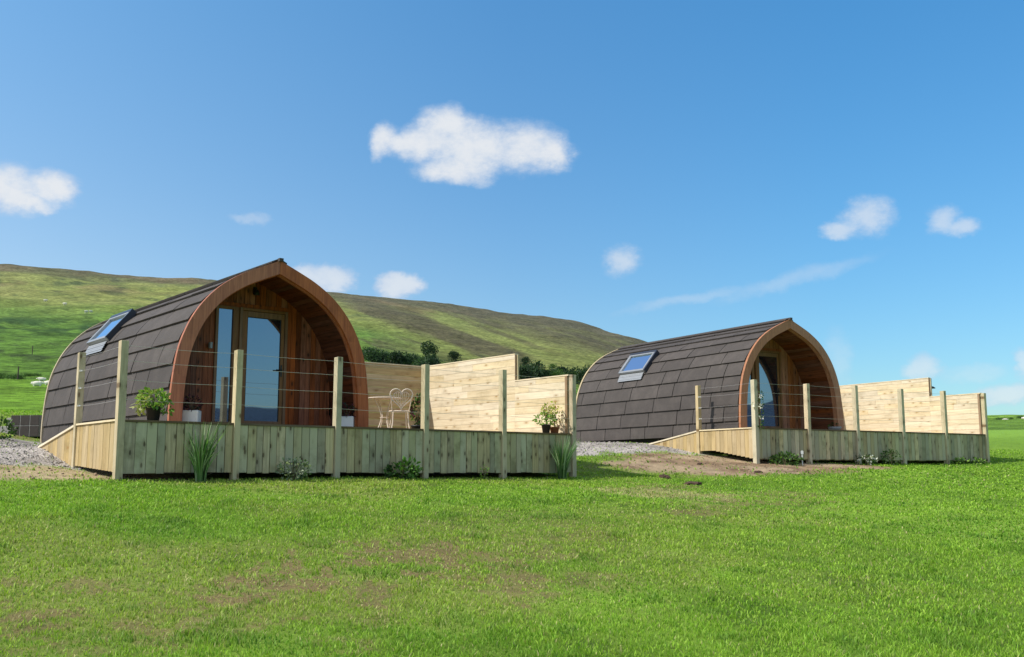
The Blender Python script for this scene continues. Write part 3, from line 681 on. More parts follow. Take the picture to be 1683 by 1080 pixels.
def make_pod(D, label, pale=False):
    root = empty('camping_pod', D['M'] @ Matrix.Translation((D['pc'], D['pf'], 0))); tag(root, label, 'pod', 'arched camping pods')
    Lp = 6.82; WV = 1.04
    # under-shell
    sh = MB(); P = offset_prof(PC, .055)
    for s in (-1, 1):
        for a, b in zip(P, P[1:]): sh.face([(s*a[0], .06, a[1]), (s*b[0], .06, b[1]), (s*b[0], Lp-.05, b[1]), (s*a[0], Lp-.05, a[1])])
    sh.build('roof_underlay', M['dark'], root)
    # roof panels in overlapping courses
    rf = MB(); s_first = arc_of_z(.212); bounds = [arc[-1]]; s = s_first
    while s > .12: bounds.append(s); s -= .362
    bounds.append(.0)
    for side in (-1, 1):
        for k in range(len(bounds)-1):
            sb, st_ = bounds[k], bounds[k+1]; v = .05; first = True
            while v < Lp-.02:
                w = random.uniform(.45, 1.25) if first else random.choice((1.1, 1.15, 1.2, .62)); first = False; v1 = min(v+w, Lp-.02)
                if Lp-.02-v1 < .2: v1 = Lp-.02
                c = rc(); j = random.uniform(-.004, .006); n = 4; lipb = .022+j; lipt = -.014
                pts = []
                for q in range(n+1):
                    t = q/n; sp = sb+(st_-sb)*t+(.0 if q else .012); d = lipb+(lipt-lipb)*t; a = at_arc(sp, d); b = at_arc(sp, d-.03); pts.append((a, b))
                g = .011
                for (a0, b0), (a1, b1) in zip(pts, pts[1:]):
                    rf.face([(side*a0[0], v+g, a0[1]), (side*a0[0], v1-g, a0[1]), (side*a1[0], v1-g, a1[1]), (side*a1[0], v+g, a1[1])][::side], c)
                    rf.face([(side*a0[0], v+g, a0[1]), (side*a1[0], v+g, a1[1]), (side*b1[0], v+g, b1[1]), (side*b0[0], v+g, b0[1])], c)
                    rf.face([(side*a0[0], v1-g, a0[1]), (side*a1[0], v1-g, a1[1]), (side*b1[0], v1-g, b1[1]), (side*b0[0], v1-g, b0[1])], c)
                a0, b0 = pts[0]; rf.face([(side*a0[0], v+g, a0[1]), (side*b0[0], v+g, b0[1]), (side*b0[0], v1-g, b0[1]), (side*a0[0], v1-g, a0[1])], c)
                v = v1
    rf.build('roof', M['roof'], root)
    m = MB()
    for sgn in (-1, 1):
        v = .0
        while v < Lp:
            v1 = min(v+.42, Lp); c = rc(.4, .3)
            m.hexa([(0, v, 2.725), (sgn*.13, v, 2.665), (sgn*.13, v1-.004, 2.665), (0, v1-.004, 2.725), (0, v, 2.750), (sgn*.135, v, 2.688), (sgn*.135, v1-.004, 2.688), (0, v1-.004, 2.750)], c); v = v1
    m.box((-.035, -.075, 2.69), (.035, .0, 2.742), rc()); m.build('ridge_cap', M['roof'], root)
    # arches (front fascia and rear)
    def arch(name, d0, d1, v0, v1, mat, segs_c=True):
        m = MB(); O = offset_prof(PC, d0); I = offset_prof(PC, d1)
        O = [(0, O[0][1])]+[at for at in O[1:]]
        def resample(P, n=36):
            L = [0]
            for a, b in zip(P, P[1:]): L.append(L[-1]+math.hypot(b[0]-a[0], b[1]-a[1]))
            out = []
            for i in range(n+1):
                s = L[-1]*i/n; k = max(j for j in range(len(L)) if L[j] <= s+1e-9); k = min(k, len(L)-2); t = (s-L[k])/max(L[k+1]-L[k], 1e-9)
                out.append((P[k][0]+(P[k+1][0]-P[k][0])*t, P[k][1]+(P[k+1][1]-P[k][1])*t))
            return out
        O = resample(O); I = resample(I); I[-1] = (I[-1][0], O[-1][1])
        for s in (-1, 1):
            c = rc(.5, .2); g = .0025
            O2 = [(max(p[0], g), p[1]) for p in O]; I2 = [(max(p[0], g), p[1]) for p in I]
            for i in range(len(O2)-1):
                if i % 9 == 0: c = (c[0]+random.uniform(-.06, .06), c[1], c[2])
                A, B, Cc, Dd = O2[i], O2[i+1], I2[i+1], I2[i]
                for q in ([(s*A[0], v0, A[1]), (s*B[0], v0, B[1]), (s*Cc[0], v0, Cc[1]), (s*Dd[0], v0, Dd[1])],
                          [(s*A[0], v1, A[1]), (s*B[0], v1, B[1]), (s*Cc[0], v1, Cc[1]), (s*Dd[0], v1, Dd[1])],
                          [(s*A[0], v0, A[1]), (s*B[0], v0, B[1]), (s*B[0], v1, B[1]), (s*A[0], v1, A[1])],
                          [(s*Dd[0], v0, Dd[1]), (s*Cc[0], v0, Cc[1]), (s*Cc[0], v1, Cc[1]), (s*Dd[0], v1, Dd[1])]): m.face(q, c)
            A, Dd = O2[0], I2[0]; m.face([(s*A[0], v0, A[1]), (s*Dd[0], v0, Dd[1]), (s*Dd[0], v1, Dd[1]), (s*A[0], v1, A[1])], c)
        return m.build(name, mat, root)
    st = M['stain_lit'] if pale else M['stain']
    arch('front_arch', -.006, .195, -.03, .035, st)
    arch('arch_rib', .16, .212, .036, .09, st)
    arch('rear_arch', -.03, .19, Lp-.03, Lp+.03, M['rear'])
    # porch lining
    m = MB(); P = offset_prof(PC, .13); L = [0]
    for a, b in zip(P, P[1:]): L.append(L[-1]+math.hypot(b[0]-a[0], b[1]-a[1]))
    def pt(s):
        k = max(j for j in range(len(L)) if L[j] <= s+1e-9); k = min(k, len(L)-2); t = (s-L[k])/max(L[k+1]-L[k], 1e-9); return P[k][0]+(P[k+1][0]-P[k][0])*t, P[k][1]+(P[k+1][1]-P[k][1])*t
    for sgn in (-1, 1):
        s = 0
        while s < L[-1]-.01:
            s1 = min(s+.10, L[-1]); a = pt(s+.003); b = pt(s1-.003); d = random.uniform(0, .004); c = rc()
            m.hexa([(sgn*a[0], .10, a[1]), (sgn*b[0], .10, b[1]), (sgn*b[0], WV, b[1]), (sgn*a[0], WV, a[1]), (sgn*(a[0]+.02), .10, a[1]+.02), (sgn*(b[0]+.02), .10, b[1]+.005), (sgn*(b[0]+.02), WV, b[1]+.005), (sgn*(a[0]+.02), WV, a[1]+.02)], c); s = s1
    m.build('porch_lining', M['lining_lit'] if pale else M['lining'], root)
    # end walls
    dr = (-.20, .68, .0, 2.05); wn = (-.62, -.26, .0, 2.05)
    inner = offset_prof(PC, .12)
    m = MB(); tri_wall(m, inner, WV, 0, [dr, wn]); m.build('front_wall', M['clad_lit'] if pale else M['clad'], root)
    m = MB(); tri_wall(m, offset_prof(PC, .06), Lp-.09, -.1, []); m.build('rear_wall', M['clad'], root)
    m = MB(); m.box((-1.60, .05, .004), (1.60, WV+.0, .03)); m.build('porch_floor', M['floor'], root)
    m = MB(); m.box((-1.56, WV+.03, -.24), (1.56, Lp-.12, -.10)); m.box((-1.5, .3, -.5), (-1.3, Lp-.3, -.12)); m.box((1.3, .3, -.5), (1.5, Lp-.3, -.12)); m.build('base', M['dark'], root)
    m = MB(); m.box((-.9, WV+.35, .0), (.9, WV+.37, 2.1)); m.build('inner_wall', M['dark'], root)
    # door
    d = MB(); x0, x1 = dr[0], dr[1]; z1 = dr[3]; v = WV
    d.box((x0, v-.045, .03), (x0+.05, v+.03, z1)); d.box((x1-.05, v-.045, .03), (x1, v+.03, z1)); d.box((x0+.05, v-.045, z1-.045), (x1-.05, v+.03, z1))
    door = d.build('door', M['frame'], root, bevel=.004)
    l = MB(); a0, a1 = x0+.056, x1-.056; g0, g1 = x0+.145, x1-.115
    l.box((a0, v-.028, .035), (g0, v+.015, z1-.05)); l.box((g1, v-.028, .035), (a1, v+.015, z1-.05)); l.box((g0, v-.028, z1-.145), (g1, v+.015, z1-.05)); l.box((g0, v-.028, .035), (g1, v+.015, .15))
    l.build('door_leaf', M['frame'], door, bevel=.004)
    gk = MB(); gw = .012
    for q in ((g0, g0+gw, .15, z1-.145), (g1-gw, g1, .15, z1-.145)): gk.box((q[0], v-.012, q[2]), (q[1], v+.004, q[3]))
    gk.box((g0+gw, v-.012, z1-.145-gw), (g1-gw, v+.004, z1-.145)); gk.build('gasket', M['black'], door)
    p = MB(); p.box((g0, v-.006, .15), (g1, v+.002, z1-.145)); p.build('pane', M['pane'], door)
    h = MB(); h.box((a1-.055, v-.034, .92), (a1-.025, v-.028, 1.12)); h.tube([(a1-.04, v-.03, 1.03), (a1-.04, v-.07, 1.03), (a1-.15, v-.07, 1.03)], .009, 8); h.build('handle', M['iron'], door)
    w = MB(); x0, x1 = wn[0], wn[1]
    w.box((x0, v-.042, .03), (x0+.05, v+.03, z1)); w.box((x1-.06, v-.042, .03), (x1, v+.03, z1)); w.box((x0+.05, v-.042, z1-.05), (x1-.06, v+.03, z1)); w.box((x0+.05, v-.042, .03), (x1-.06, v+.03, .12))
    win = w.build('window', M['frame'], root, bevel=.004)
    p = MB(); p.box((x0+.05, v-.01, .12), (x1-.06, v, z1-.05)); p.build('pane', M['pane'], win)
    h = MB(); h.box((wn[1], v-.012, .03), (dr[0], v+.01, z1)); h.build('mullion', M['frame'], root)
    h = MB(); h.box((wn[0]-.05, v-.02, z1), (dr[1]+.05, v-.002, z1+.07)); h.build('lintel_trim', M['clad'], root)
    # wall lamp and vent
    wl = MB(); wl.lathe([(0, -.05), (.035, -.05), (.035, .05), (0, .05)], 14, (-.71, v-.075, 1.36)); wl.box((-.725, v-.045, 1.33), (-.695, v, 1.39)); wl.build('wall_lamp', M['lead'], root)
    wl = MB(); wl.lathe([(0, 0), (.05, 0), (.055, .03), (.03, .09), (0, .1)], 14, (.06, v-.08, 2.28)); wl.box((.035, v-.05, 2.30), (.085, v, 2.42)); wl.build('porch_lamp', M['black'], root)
    # skylight lying on the left slope
    sa, sbm = arc_of_z(2.16), arc_of_z(1.655); pa = Vector((at_arc(sa, .035)[0], at_arc(sa, .035)[1])); pb = Vector((at_arc(sbm, .04)[0], at_arc(sbm, .04)[1])); nrm = Vector((-(pb-pa).y, (pb-pa).x)).normalized()
    if nrm.x < 0: nrm = -nrm
    Ls = (pb-pa).length
    def sky(m, t0, t1, v0, v1, h0, h1):
        def q(t, h, vv): w_ = pa+(pb-pa)*t+nrm*h; return (-w_.x, vv, w_.y)
        m.hexa([q(t0, h0, v0), q(t1, h0, v0), q(t1, h0, v1), q(t0, h0, v1), q(t0, h1, v0), q(t1, h1, v0), q(t1, h1, v1), q(t0, h1, v1)], rc())
    va, vb = 3.82, 4.98
    m = MB(); sky(m, 0, .07, va, vb, -.06, .085); sky(m, .90, 1, va, vb, -.06, .075); sky(m, .07, .90, vb-.09, vb, -.06, .08); sky(m, .07, .90, va+.03, va+.11, -.06, .08)
    skl = m.build('skylight', M['skyframe'], root, bevel=.004)
    m = MB(); sky(m, .07, .90, va+.11, vb-.09, .03, .05); m.build('pane', M['skypane'], skl)
    m = MB(); sky(m, -.06, 1.0, va-.025, va+.03, -.06, .088); sky(m, -.1, -.005, va, vb, -.06, .09); m.build('side_cover', M['skydark'], skl)
    m = MB(); n = 5; s0, s1 = arc_of_z(1.645), arc_of_z(1.455)
    for i in range(n):
        a = at_arc(s0+(s1-s0)*i/n, .044); b = at_arc(s0+(s1-s0)*(i+1)/n, .046+.004*(i % 2))
        m.face([(-a[0], va+.06, a[1]), (-b[0], va+.10, b[1]), (-b[0], vb-.03, b[1]), (-a[0], vb-.03, a[1])])
    m.build('flashing', M['lead'], skl)
    return root
make_pod(D1, 'nearer brown arched camping pod with slate-grey granulated roof and glazed door')
make_pod(D2, 'farther arched camping pod with brighter-lit porch front against the sky', True)

# ------------------------------------------------------------------ plants
def leaf_cloud(n, centre, rad, size, cols, shape='ball', droop=.2, curl=.3, seed=None):
    """n small bent leaves spread through a lumpy volume"""
    rg_ = np.random.default_rng(seed if seed is not None else random.randrange(1 << 30))
    d = rg_.normal(size=(n, 3)); d /= np.linalg.norm(d, axis=1)[:, None]; rr_ = rg_.uniform(.25, 1, n)**.45
    lump = .72+.5*fbm(d[:, 0]*2.1+rad[0]*9, d[:, 1]*2.1+d[:, 2]*1.7, 3, rg_.integers(1000)); p = d*rr_[:, None]*lump[:, None]*np.array(rad)+np.array(centre)
    out = d+rg_.normal(0, .5, (n, 3)); out[:, 2] += .3-droop; out /= np.linalg.norm(out, axis=1)[:, None]
    sd = np.cross(out, rg_.normal(size=(n, 3))); sd /= np.linalg.norm(sd, axis=1)[:, None]; nn = np.cross(out, sd)
    L = size*rg_.uniform(.6, 1.3, n)[:, None]; W = L*.32
    P = np.stack([p, p+out*L*.5+sd*W-nn*L*.0, p+out*L-nn*L*curl*.5, p+out*L*.5-sd*W], 1)
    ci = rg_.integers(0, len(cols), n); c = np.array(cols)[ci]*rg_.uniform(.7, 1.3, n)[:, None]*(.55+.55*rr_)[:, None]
    return P.reshape(-1, 3), np.arange(n*4).reshape(n, 4), np.repeat(c, 4, 0)
def foliage(name, parts, parent, mat='leaf'):
    V_ = []; F_ = []; C_ = []; b = 0
    for v, f, c in parts: V_.append(v); F_.append(f+b); C_.append(c); b += len(v)
    return raw_mesh(name, np.concatenate(V_), np.concatenate(F_), np.concatenate(C_), M[mat], parent)
G1 = [(.20, .38, .05), (.30, .46, .08), (.13, .27, .04)]; G2 = [(.50, .50, .10), (.38, .46, .09), (.58, .54, .18)]; GD = [(.05, .11, .025), (.08, .16, .035), (.035, .08, .02)]
def pot_mesh(r, h, mat, parent, name='pot'):
    m = MB(); m.lathe([(0, 0), (r*.74, 0), (r*.97, h*.86), (r*1.06, h*.86), (r*1.06, h), (r*.93, h), (r*.9, h*.88), (0, h*.88)], 24); o = m.build(name, M[mat], parent, True)
    m = MB(); m.lathe([(r*.92, h*.9), (0, h*.93)], 16); m.build('soil', M['soil'], parent); return o
def stems(parent, n, h, r, z0=0):
    m = MB()
    for i in range(n):
        a = random.uniform(0, 6.28); q = r*random.uniform(.2, 1); m.tube([(0, 0, z0), (math.cos(a)*q*.4, math.sin(a)*q*.4, z0+h*.5), (math.cos(a)*q, math.sin(a)*q, z0+h)], .004, 5)
    m.build('stem', M['stem'], parent)
def at_deck(D, u, v, z=0):
    x, y = toworld(D, u, v); return (x, y, D['o'][2]+z)
# black pot with bushy plant by the corner post
p = empty('potted_plant', loc=at_deck(D1, .50, .17)); tag(p, 'bushy pale-edged green plant in black pot beside the nearer corner post', 'potted plant')
pot_mesh(.105, .20, 'black', p); stems(p, 9, .18, .15, .18)
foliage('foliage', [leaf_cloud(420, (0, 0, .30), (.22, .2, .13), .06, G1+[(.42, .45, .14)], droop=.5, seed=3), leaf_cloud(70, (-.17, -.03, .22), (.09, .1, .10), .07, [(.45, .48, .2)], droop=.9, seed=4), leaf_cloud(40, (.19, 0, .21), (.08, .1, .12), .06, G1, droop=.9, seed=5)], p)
# two white pots with dark plants flanking the porch
for (u, lab, sd) in ((1.46, 'white pot of dark purple leaves left of the nearer pod\'s window', 1), (4.15, 'white pot of dark purple leaves right of the nearer pod\'s door', 2)):
    p = empty('potted_plant', loc=at_deck(D1, u, 1.22, .03)); tag(p, lab, 'potted plant', 'white pots in the nearer porch')
    m = MB(); m.box((-.12, -.09, 0), (.12, .09, .20)); m.build('pot', M['white'], p, bevel=.012)
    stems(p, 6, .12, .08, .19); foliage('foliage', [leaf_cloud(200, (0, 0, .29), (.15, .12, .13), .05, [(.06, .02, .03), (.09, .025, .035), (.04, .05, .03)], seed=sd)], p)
p = empty('potted_plant', loc=at_deck(D1, 7.70, .18)); tag(p, 'yellow-green leafy plant in small dark pot at screen end of nearer deck', 'potted plant')
pot_mesh(.085, .16, 'black', p); stems(p, 9, .35, .12, .14); foliage('foliage', [leaf_cloud(190, (-.03, 0, .26), (.2, .18, .12), .055, G1, seed=12), leaf_cloud(110, (.04, 0, .40), (.13, .12, .14), .05, G2, seed=13)], p)
p = empty('potted_plant', loc=at_deck(D1, 7.94, .22)); tag(p, 'cream-flowered plant in terracotta pot at the nearer deck\'s far corner', 'potted plant')
pot_mesh(.09, .12, 'terra', p); stems(p, 9, .3, .1, .1); foliage('foliage', [leaf_cloud(130, (0, 0, .33), (.14, .13, .25), .055, G2+[(.6, .55, .32), (.45, .2, .15)], seed=14)], p)
p = empty('potted_plant', loc=at_deck(D1, 6.85, 3.1)); tag(p, 'dark leafy shrub in black pot in shade behind the bistro chair', 'potted plant')
pot_mesh(.14, .22, 'black', p); stems(p, 9, .4, .15, .2); foliage('foliage', [leaf_cloud(340, (0, 0, .5), (.16, .16, .34), .07, GD+[(.1, .03, .04)], seed=15)], p)
p = empty('potted_plant', loc=at_deck(D2, 3.62, .98, .03)); tag(p, 'low grey-green plant in pale bowl inside farther porch', 'potted plant')
m = MB(); m.lathe([(0, 0), (.12, 0), (.17, .09), (.16, .1), (0, .08)], 20); m.build('pot', M['lead'], p, True); foliage('foliage', [leaf_cloud(90, (0, 0, .12), (.14, .14, .07), .05, GD, seed=16)], p)

# plants growing along the skirts (in the ground)
def in_ground(name, D, u, v, label, cat='plant', group='plants growing along the deck skirts'):
    x, y = toworld(D, u, v); o = empty(name, loc=(x, y, gz(x, y)-.01)); tag(o, label, cat, group); return o
def sword(n, h, spread, cols, seed, w=.011):
    g = np.random.default_rng(seed); Vv = []; Ff = []; Cc = []; b = 0
    for i in range(n):
        a = g.uniform(0, 6.28); rr_ = g.uniform(0, .07); H = h*g.uniform(.45, 1.05); sp = spread*g.uniform(.1, 1)*H/h; dx, dy = math.cos(a), math.sin(a); pa_ = g.uniform(0, 6.28); wx, wy = math.cos(pa_)*w, math.sin(pa_)*w; c = np.array(cols[g.integers(len(cols))])*g.uniform(.7, 1.3); bend = g.random() < .2
        for k in range(6):
            t = k/5; q = sp*t**1.8; z = H*(t-(.35*t**4 if bend else .03*t**3)); ww = (1-t**2.5)+.02; X_ = dx*(rr_+q); Y_ = dy*(rr_+q)*.7
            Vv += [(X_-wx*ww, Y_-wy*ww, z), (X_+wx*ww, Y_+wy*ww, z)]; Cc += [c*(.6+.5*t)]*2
        for k in range(5): Ff.append((b+2*k, b+2*k+1, b+2*k+3, b+2*k+2))
        b += 12
    return np.array(Vv), np.array(Ff), np.array(Cc)
p = in_ground('iris_clump', D1, 1.05, -.22, 'tall sword-leaved clump in front of the nearer deck\'s left bay')
foliage('blades', [sword(120, .88, .46, [(.14, .30, .08), (.26, .42, .14), (.42, .55, .28), (.09, .2, .05)], 5, w=.012)], p)
p = in_ground('iris_clump', D1, 7.72, -.22, 'tall sword-leaved clump by the nearer deck\'s last bay, below the potted plants')
foliage('blades', [sword(140, .82, .44, [(.13, .27, .08), (.22, .36, .14), (.38, .5, .28), (.08, .18, .05)], 6, w=.012)], p)
p = in_ground('shrub', D1, 2.45, -.25, 'small silvery-leaved shrub in second bay of nearer deck')
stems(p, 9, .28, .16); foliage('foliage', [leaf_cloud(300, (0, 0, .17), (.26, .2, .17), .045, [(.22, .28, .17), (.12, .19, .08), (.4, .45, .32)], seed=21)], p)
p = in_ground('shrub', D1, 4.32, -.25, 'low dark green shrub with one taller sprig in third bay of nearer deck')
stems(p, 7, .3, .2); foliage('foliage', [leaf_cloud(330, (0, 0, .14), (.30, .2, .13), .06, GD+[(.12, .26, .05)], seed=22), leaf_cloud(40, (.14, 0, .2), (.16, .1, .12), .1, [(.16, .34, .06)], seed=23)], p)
p = in_ground('shrub', D1, 5.98, -.22, 'tiny flowering sprig in fourth bay of nearer deck')
stems(p, 4, .2, .05); foliage('foliage', [leaf_cloud(70, (0, 0, .12), (.07, .07, .13), .035, G1+[(.5, .35, .25)], seed=24)], p)
p = in_ground('shrub', D2, .60, -.28, 'dense green shrub at foot of farther corner post')
stems(p, 9, .2, .3); foliage('foliage', [leaf_cloud(420, (0, 0, .10), (.38, .22, .16), .07, GD+[(.14, .28, .05)], seed=25)], p)
p = in_ground('plant_marker', D2, .98, -.42, 'thin white label stake beside dense green shrub', 'plant marker', None)
m = MB(); m.box((-.012, -.003, 0), (.012, .003, .34)); m.build('stake', M['white'], p); p2 = MB(); p2.box((-.03, -.008, .26), (.03, -.003, .33)); p2.build('tag', M['white'], p)
p = in_ground('flowering_plant', D2, 3.25, -.25, 'white-flowered plant at the foot of farther deck')
stems(p, 7, .22, .14); foliage('foliage', [leaf_cloud(170, (0, 0, .12), (.26, .18, .12), .05, GD, seed=26)], p)
for k, (fx, fz) in enumerate(((-.2, .1), (-.1, .19), (.0, .13), (.1, .2), (.2, .12), (.05, .06))): foliage('flower', [leaf_cloud(12, (fx, -.12, fz), (.03, .02, .03), .045, [(.75, .75, .7)], seed=70+k)], p)
p = in_ground('shrub', D2, 4.15, -.25, 'upright dark leafy shrub right of the white-flowered plant')
stems(p, 8, .4, .15); foliage('foliage', [leaf_cloud(190, (0, 0, .2), (.2, .15, .2), .06, GD+[(.2, .26, .14)], seed=28)], p)
p = in_ground('shrub', D2, 7.0, -.28, 'low spreading green weed near farther deck\'s right end')
foliage('foliage', [leaf_cloud(260, (0, 0, .07), (.5, .22, .11), .06, G1+GD, seed=29)], p)
# climbing plant with white flowers on farther corner post
p = empty('climbing_plant', loc=at_deck(D2, .0, -.07)); tag(p, 'white-flowered climber on the farther deck\'s corner post', 'climber')
m = MB(); m.tube([(.05, -.01, -.7), (.07, -.015, -.3), (.06, -.02, .2), (.075, -.02, .6), (.07, -.02, .8)], .006, 6); m.build('stem', M['stem'], p)
foliage('foliage', [leaf_cloud(26, (.09, -.02, z), (.05, .04, .1), .05, GD, seed=30+i) for i, z in enumerate((.05, .3, .55, .72))], p)
for k, (fx, fz) in enumerate(((.08, .22), (.08, .47), (.08, .68), (-.09, .5))): foliage('flower', [leaf_cloud(14, (fx, -.05, fz), (.035, .02, .035), .045, [(.8, .8, .75)], seed=40+k)], p)

# ------------------------------------------------------------------ bistro set
def bistro_table(loc, rz):
    t = empty('bistro_table', loc=loc, rz=rz); tag(t, 'round cream iron bistro table in front of shaded back screen', 'table')
    m = MB(); m.lathe([(0, .70), (.31, .70), (.325, .708), (.325, .716), (.31, .722), (0, .722)], 32); m.build('table_top', M['cream'], t)
    for k in range(4):
        a = k*math.pi/2+.4; m = MB(); pts = []
        for q in range(9): s = q/8; r_ = .05+.24*abs(s-.52)**1.5*1.9+.02; pts.append((math.cos(a)*r_, math.sin(a)*r_, .70*(1-s)))
        m.tube(pts, .009, 6); m.build('leg', M['cream'], t)
    m = MB(); m.tube([(math.cos(i*math.pi/8)*.085, math.sin(i*math.pi/8)*.085, .34) for i in range(17)], .006, 6, cap=False); m.build('ring', M['cream'], t)
def bistro_chair(loc, rz, label):
    t = empty('bistro_chair', loc=loc, rz=rz); tag(t, label, 'chair', 'heart-backed bistro chairs')
    # seat faces +y; back at y=-.2
    m = MB(); m.tube([(math.cos(i*math.pi/12)*.2, math.sin(i*math.pi/12)*.2, .45) for i in range(25)], .010, 6, cap=False)
    for k in range(-4, 5): x = k*.042; y = math.sqrt(max(.0, .04-x*x)); m.tube([(x, -y, .452), (x, y, .452)], .005, 5)
    m.build('seat', M['cream'], t)
    for sx, sy in ((-1, 1), (1, 1), (-1, -1), (1, -1)):
        m = MB(); m.tube([(sx*.14, sy*.14, .45), (sx*.15, sy*.16, .22), (sx*.19, sy*.2, 0)], .010, 6); m.build('leg', M['cream'], t)
    hx = lambda a: .0135*16*math.sin(a)**3; hzf = lambda a: .0135*(13*math.cos(a)-5*math.cos(2*a)-2*math.cos(3*a)-math.cos(4*a))
    m = MB(); m.tube([(hx(i*math.pi/20), -.2-(hzf(i*math.pi/20)+.23)*.12, .70+hzf(i*math.pi/20)) for i in range(41)], .010, 6, cap=False)
    m.tube([(.68*hx(i*math.pi/20), -.2-(hzf(i*math.pi/20)*.68+.23)*.12, .695+.68*hzf(i*math.pi/20)) for i in range(41)], .006, 6, cap=False)
    for x in (-.1, -.06, -.02, .02, .06, .1): m.tube([(x*.7, -.21, .46+abs(x)*.7+.03), (x, -.235, .80)], .005, 5)
    for sx in (-1, 1): m.tube([(sx*.16, -.14, .45), (sx*.185, -.2, .60), (sx*.19, -.23, .74)], .008, 6)
    m.build('backrest', M['cream'], t)
bistro_table(at_deck(D1, 5.97, 2.95), .3)
bistro_chair(at_deck(D1, 6.10, 2.62), R(14), 'cream iron chair with heart back, its back to the railing')
bistro_chair(at_deck(D1, 5.52, 3.45), R(-75), 'cream iron chair left of the bistro table, close to the pod')

# ------------------------------------------------------------------ block wall, clods
x, y = -10.35, 21.7; z = gz(x, y)
w = empty('block_wall', loc=(x, y, z-.03), rz=R(-12)); tag(w, 'low dark concrete block wall with sunlit side, behind nearer pod on gravel', 'wall')
bm_mat = plain('concrete_block_dark', (.05, .042, .038), .95, var=.35, scale=16, bump=.5); bl_mat = plain('concrete_mortar', (.30, .29, .27), .95, var=.25, scale=20, bump=.4)
for r_ in range(2):
    for c_ in range(3):
        for d_ in range(2):
            m = MB(); x0 = -.22+c_*.23; m.box((x0+.008, -.22+d_*.45+.008, r_*.225+.008), (x0+.222, -.22+(d_+1)*.45-.008, (r_+1)*.225-.004)); m.build('block', bm_mat, w, bevel=.006)
m = MB(); m.box((-.216, -.205, 0), (.466, .665, .445)); m.build('mortar', bl_mat, w)
m = MB(); m.box((-.60, -.18, 0), (-.228, .5, .22)); m.box((-.40, -.1, .222), (-.23, .4, .40)); o = m.build('sunlit_side_face', bl_mat, w, bevel=.01)  # pale tone paints the sunlit left face of the wall
def clod(px, py, s, label):
    x, y, z = hit(px, py); bm = bmesh.new(); bmesh.ops.create_icosphere(bm, subdivisions=3, radius=1)
    for v in bm.verts: n = mn.noise(v.co*2.1+Vector((px, 0, 0)))+.5*mn.noise(v.co*5+Vector((0, py, 0))); v.co = v.co*(1+.35*n); v.co.x *= s[0]; v.co.y *= s[1]; v.co.z *= s[2]
    me = bpy.data.meshes.new('earth_clod'); bm.to_mesh(me); bm.free(); me.materials.append(M['clod']); o = bpy.data.objects.new('earth_clod', me); COL.objects.link(o); o.location = (x, y, z+s[2]*.3); tag(o, label, 'clod', 'dark earth clods on the bare ground')
clod(1138, 797, (.16, .10, .045), 'largest dark earth clod, below the bare earth slope'); clod(1091, 785, (.09, .07, .045), 'dark earth clod at the tip of the screen\'s shadow')
clod(1098, 787, (.05, .05, .04), 'small dark clod touching the clod at the shadow tip'); clod(1150, 764, (.06, .05, .035), 'small clod beneath the farther deck\'s ramp')
clod(1246, 777, (.08, .06, .03), 'flat clod on earth below the farther corner post')

# ------------------------------------------------------------------ sheep
def make_sheep():
    root = empty('sheep', loc=(0, 0, 0)); bm = bmesh.new()
    def ell(c, r):
        mt = Matrix.Translation(c) @ Matrix.Diagonal((*r, 1)); bmesh.ops.create_icosphere(bm, subdivisions=3, radius=1, matrix=mt)
    ell((0, 0, .58), (.46, .25, .26)); ell((.28, 0, .62), (.24, .2, .22)); ell((.48, 0, .66), (.16, .10, .14)); ell((.64, 0, .62), (.13, .075, .085)); ell((-.42, 0, .6), (.13, .14, .17))
    for sx in (-.28, .28):
        for sy in (-.12, .12):
            for k in range(7): ell((sx+(.02 if k > 3 else 0), sy, .04+k*.07), (.045+.012*k*.6, .04+.01*k*.6, .05))
    for sy in (-.1, .1): ell((.55, sy, .72), (.035, .07, .02))
    me = bpy.data.meshes.new('fleece'); bm.to_mesh(me); bm.free(); me.materials.append(plain('fleece', (.74, .70, .60), .95, var=.12, scale=20, bump=.6)); b = bpy.data.objects.new('body', me); COL.objects.link(b); b.parent = root
    m = b.modifiers.new('r', 'REMESH'); m.mode = 'VOXEL'; m.voxel_size = .03; m.use_smooth_shade = True
    return root
sheep0 = make_sheep()
SH = [(60, 100, 20, 'largest white sheep at the left field\'s edge', .9), (68, 116, 200, 'sheep just behind the largest one by the rushes', .75), (79, 104, 10, 'sheep half hidden by the nearer pod\'s rear arch', .8),
      (65, 430, 30, 'small distant sheep on the hill, leftmost', 1.3), (98, 410, 190, 'small distant sheep on the hill above the rush band', 1.3), (134, 370, 60, 'distant sheep lowest on the left hillside', 1.3), (142, 371, 240, 'distant sheep beside the lowest one on the hillside', 1.2),
      (1637, 112, 0, 'pale sheep on the right skyline nearest the farther deck', .5), (1650, 111, 185, 'pale sheep second along the right skyline', .55), (1680, 106, 10, 'pale sheep at the extreme right of the skyline', .5)]
for i, (px, r_, rz, lab, sc) in enumerate(SH):
    s = sheep0 if i == 0 else copy_tree(sheep0); x, y, z = far_at(px, r_); s.location = (x, y, z-(.33*sc if r_ < 200 else .1)); s.rotation_euler = (0, 0, R(rz)); s.scale = (sc,)*3; tag(s, lab, 'sheep', 'sheep grazing on the fields')

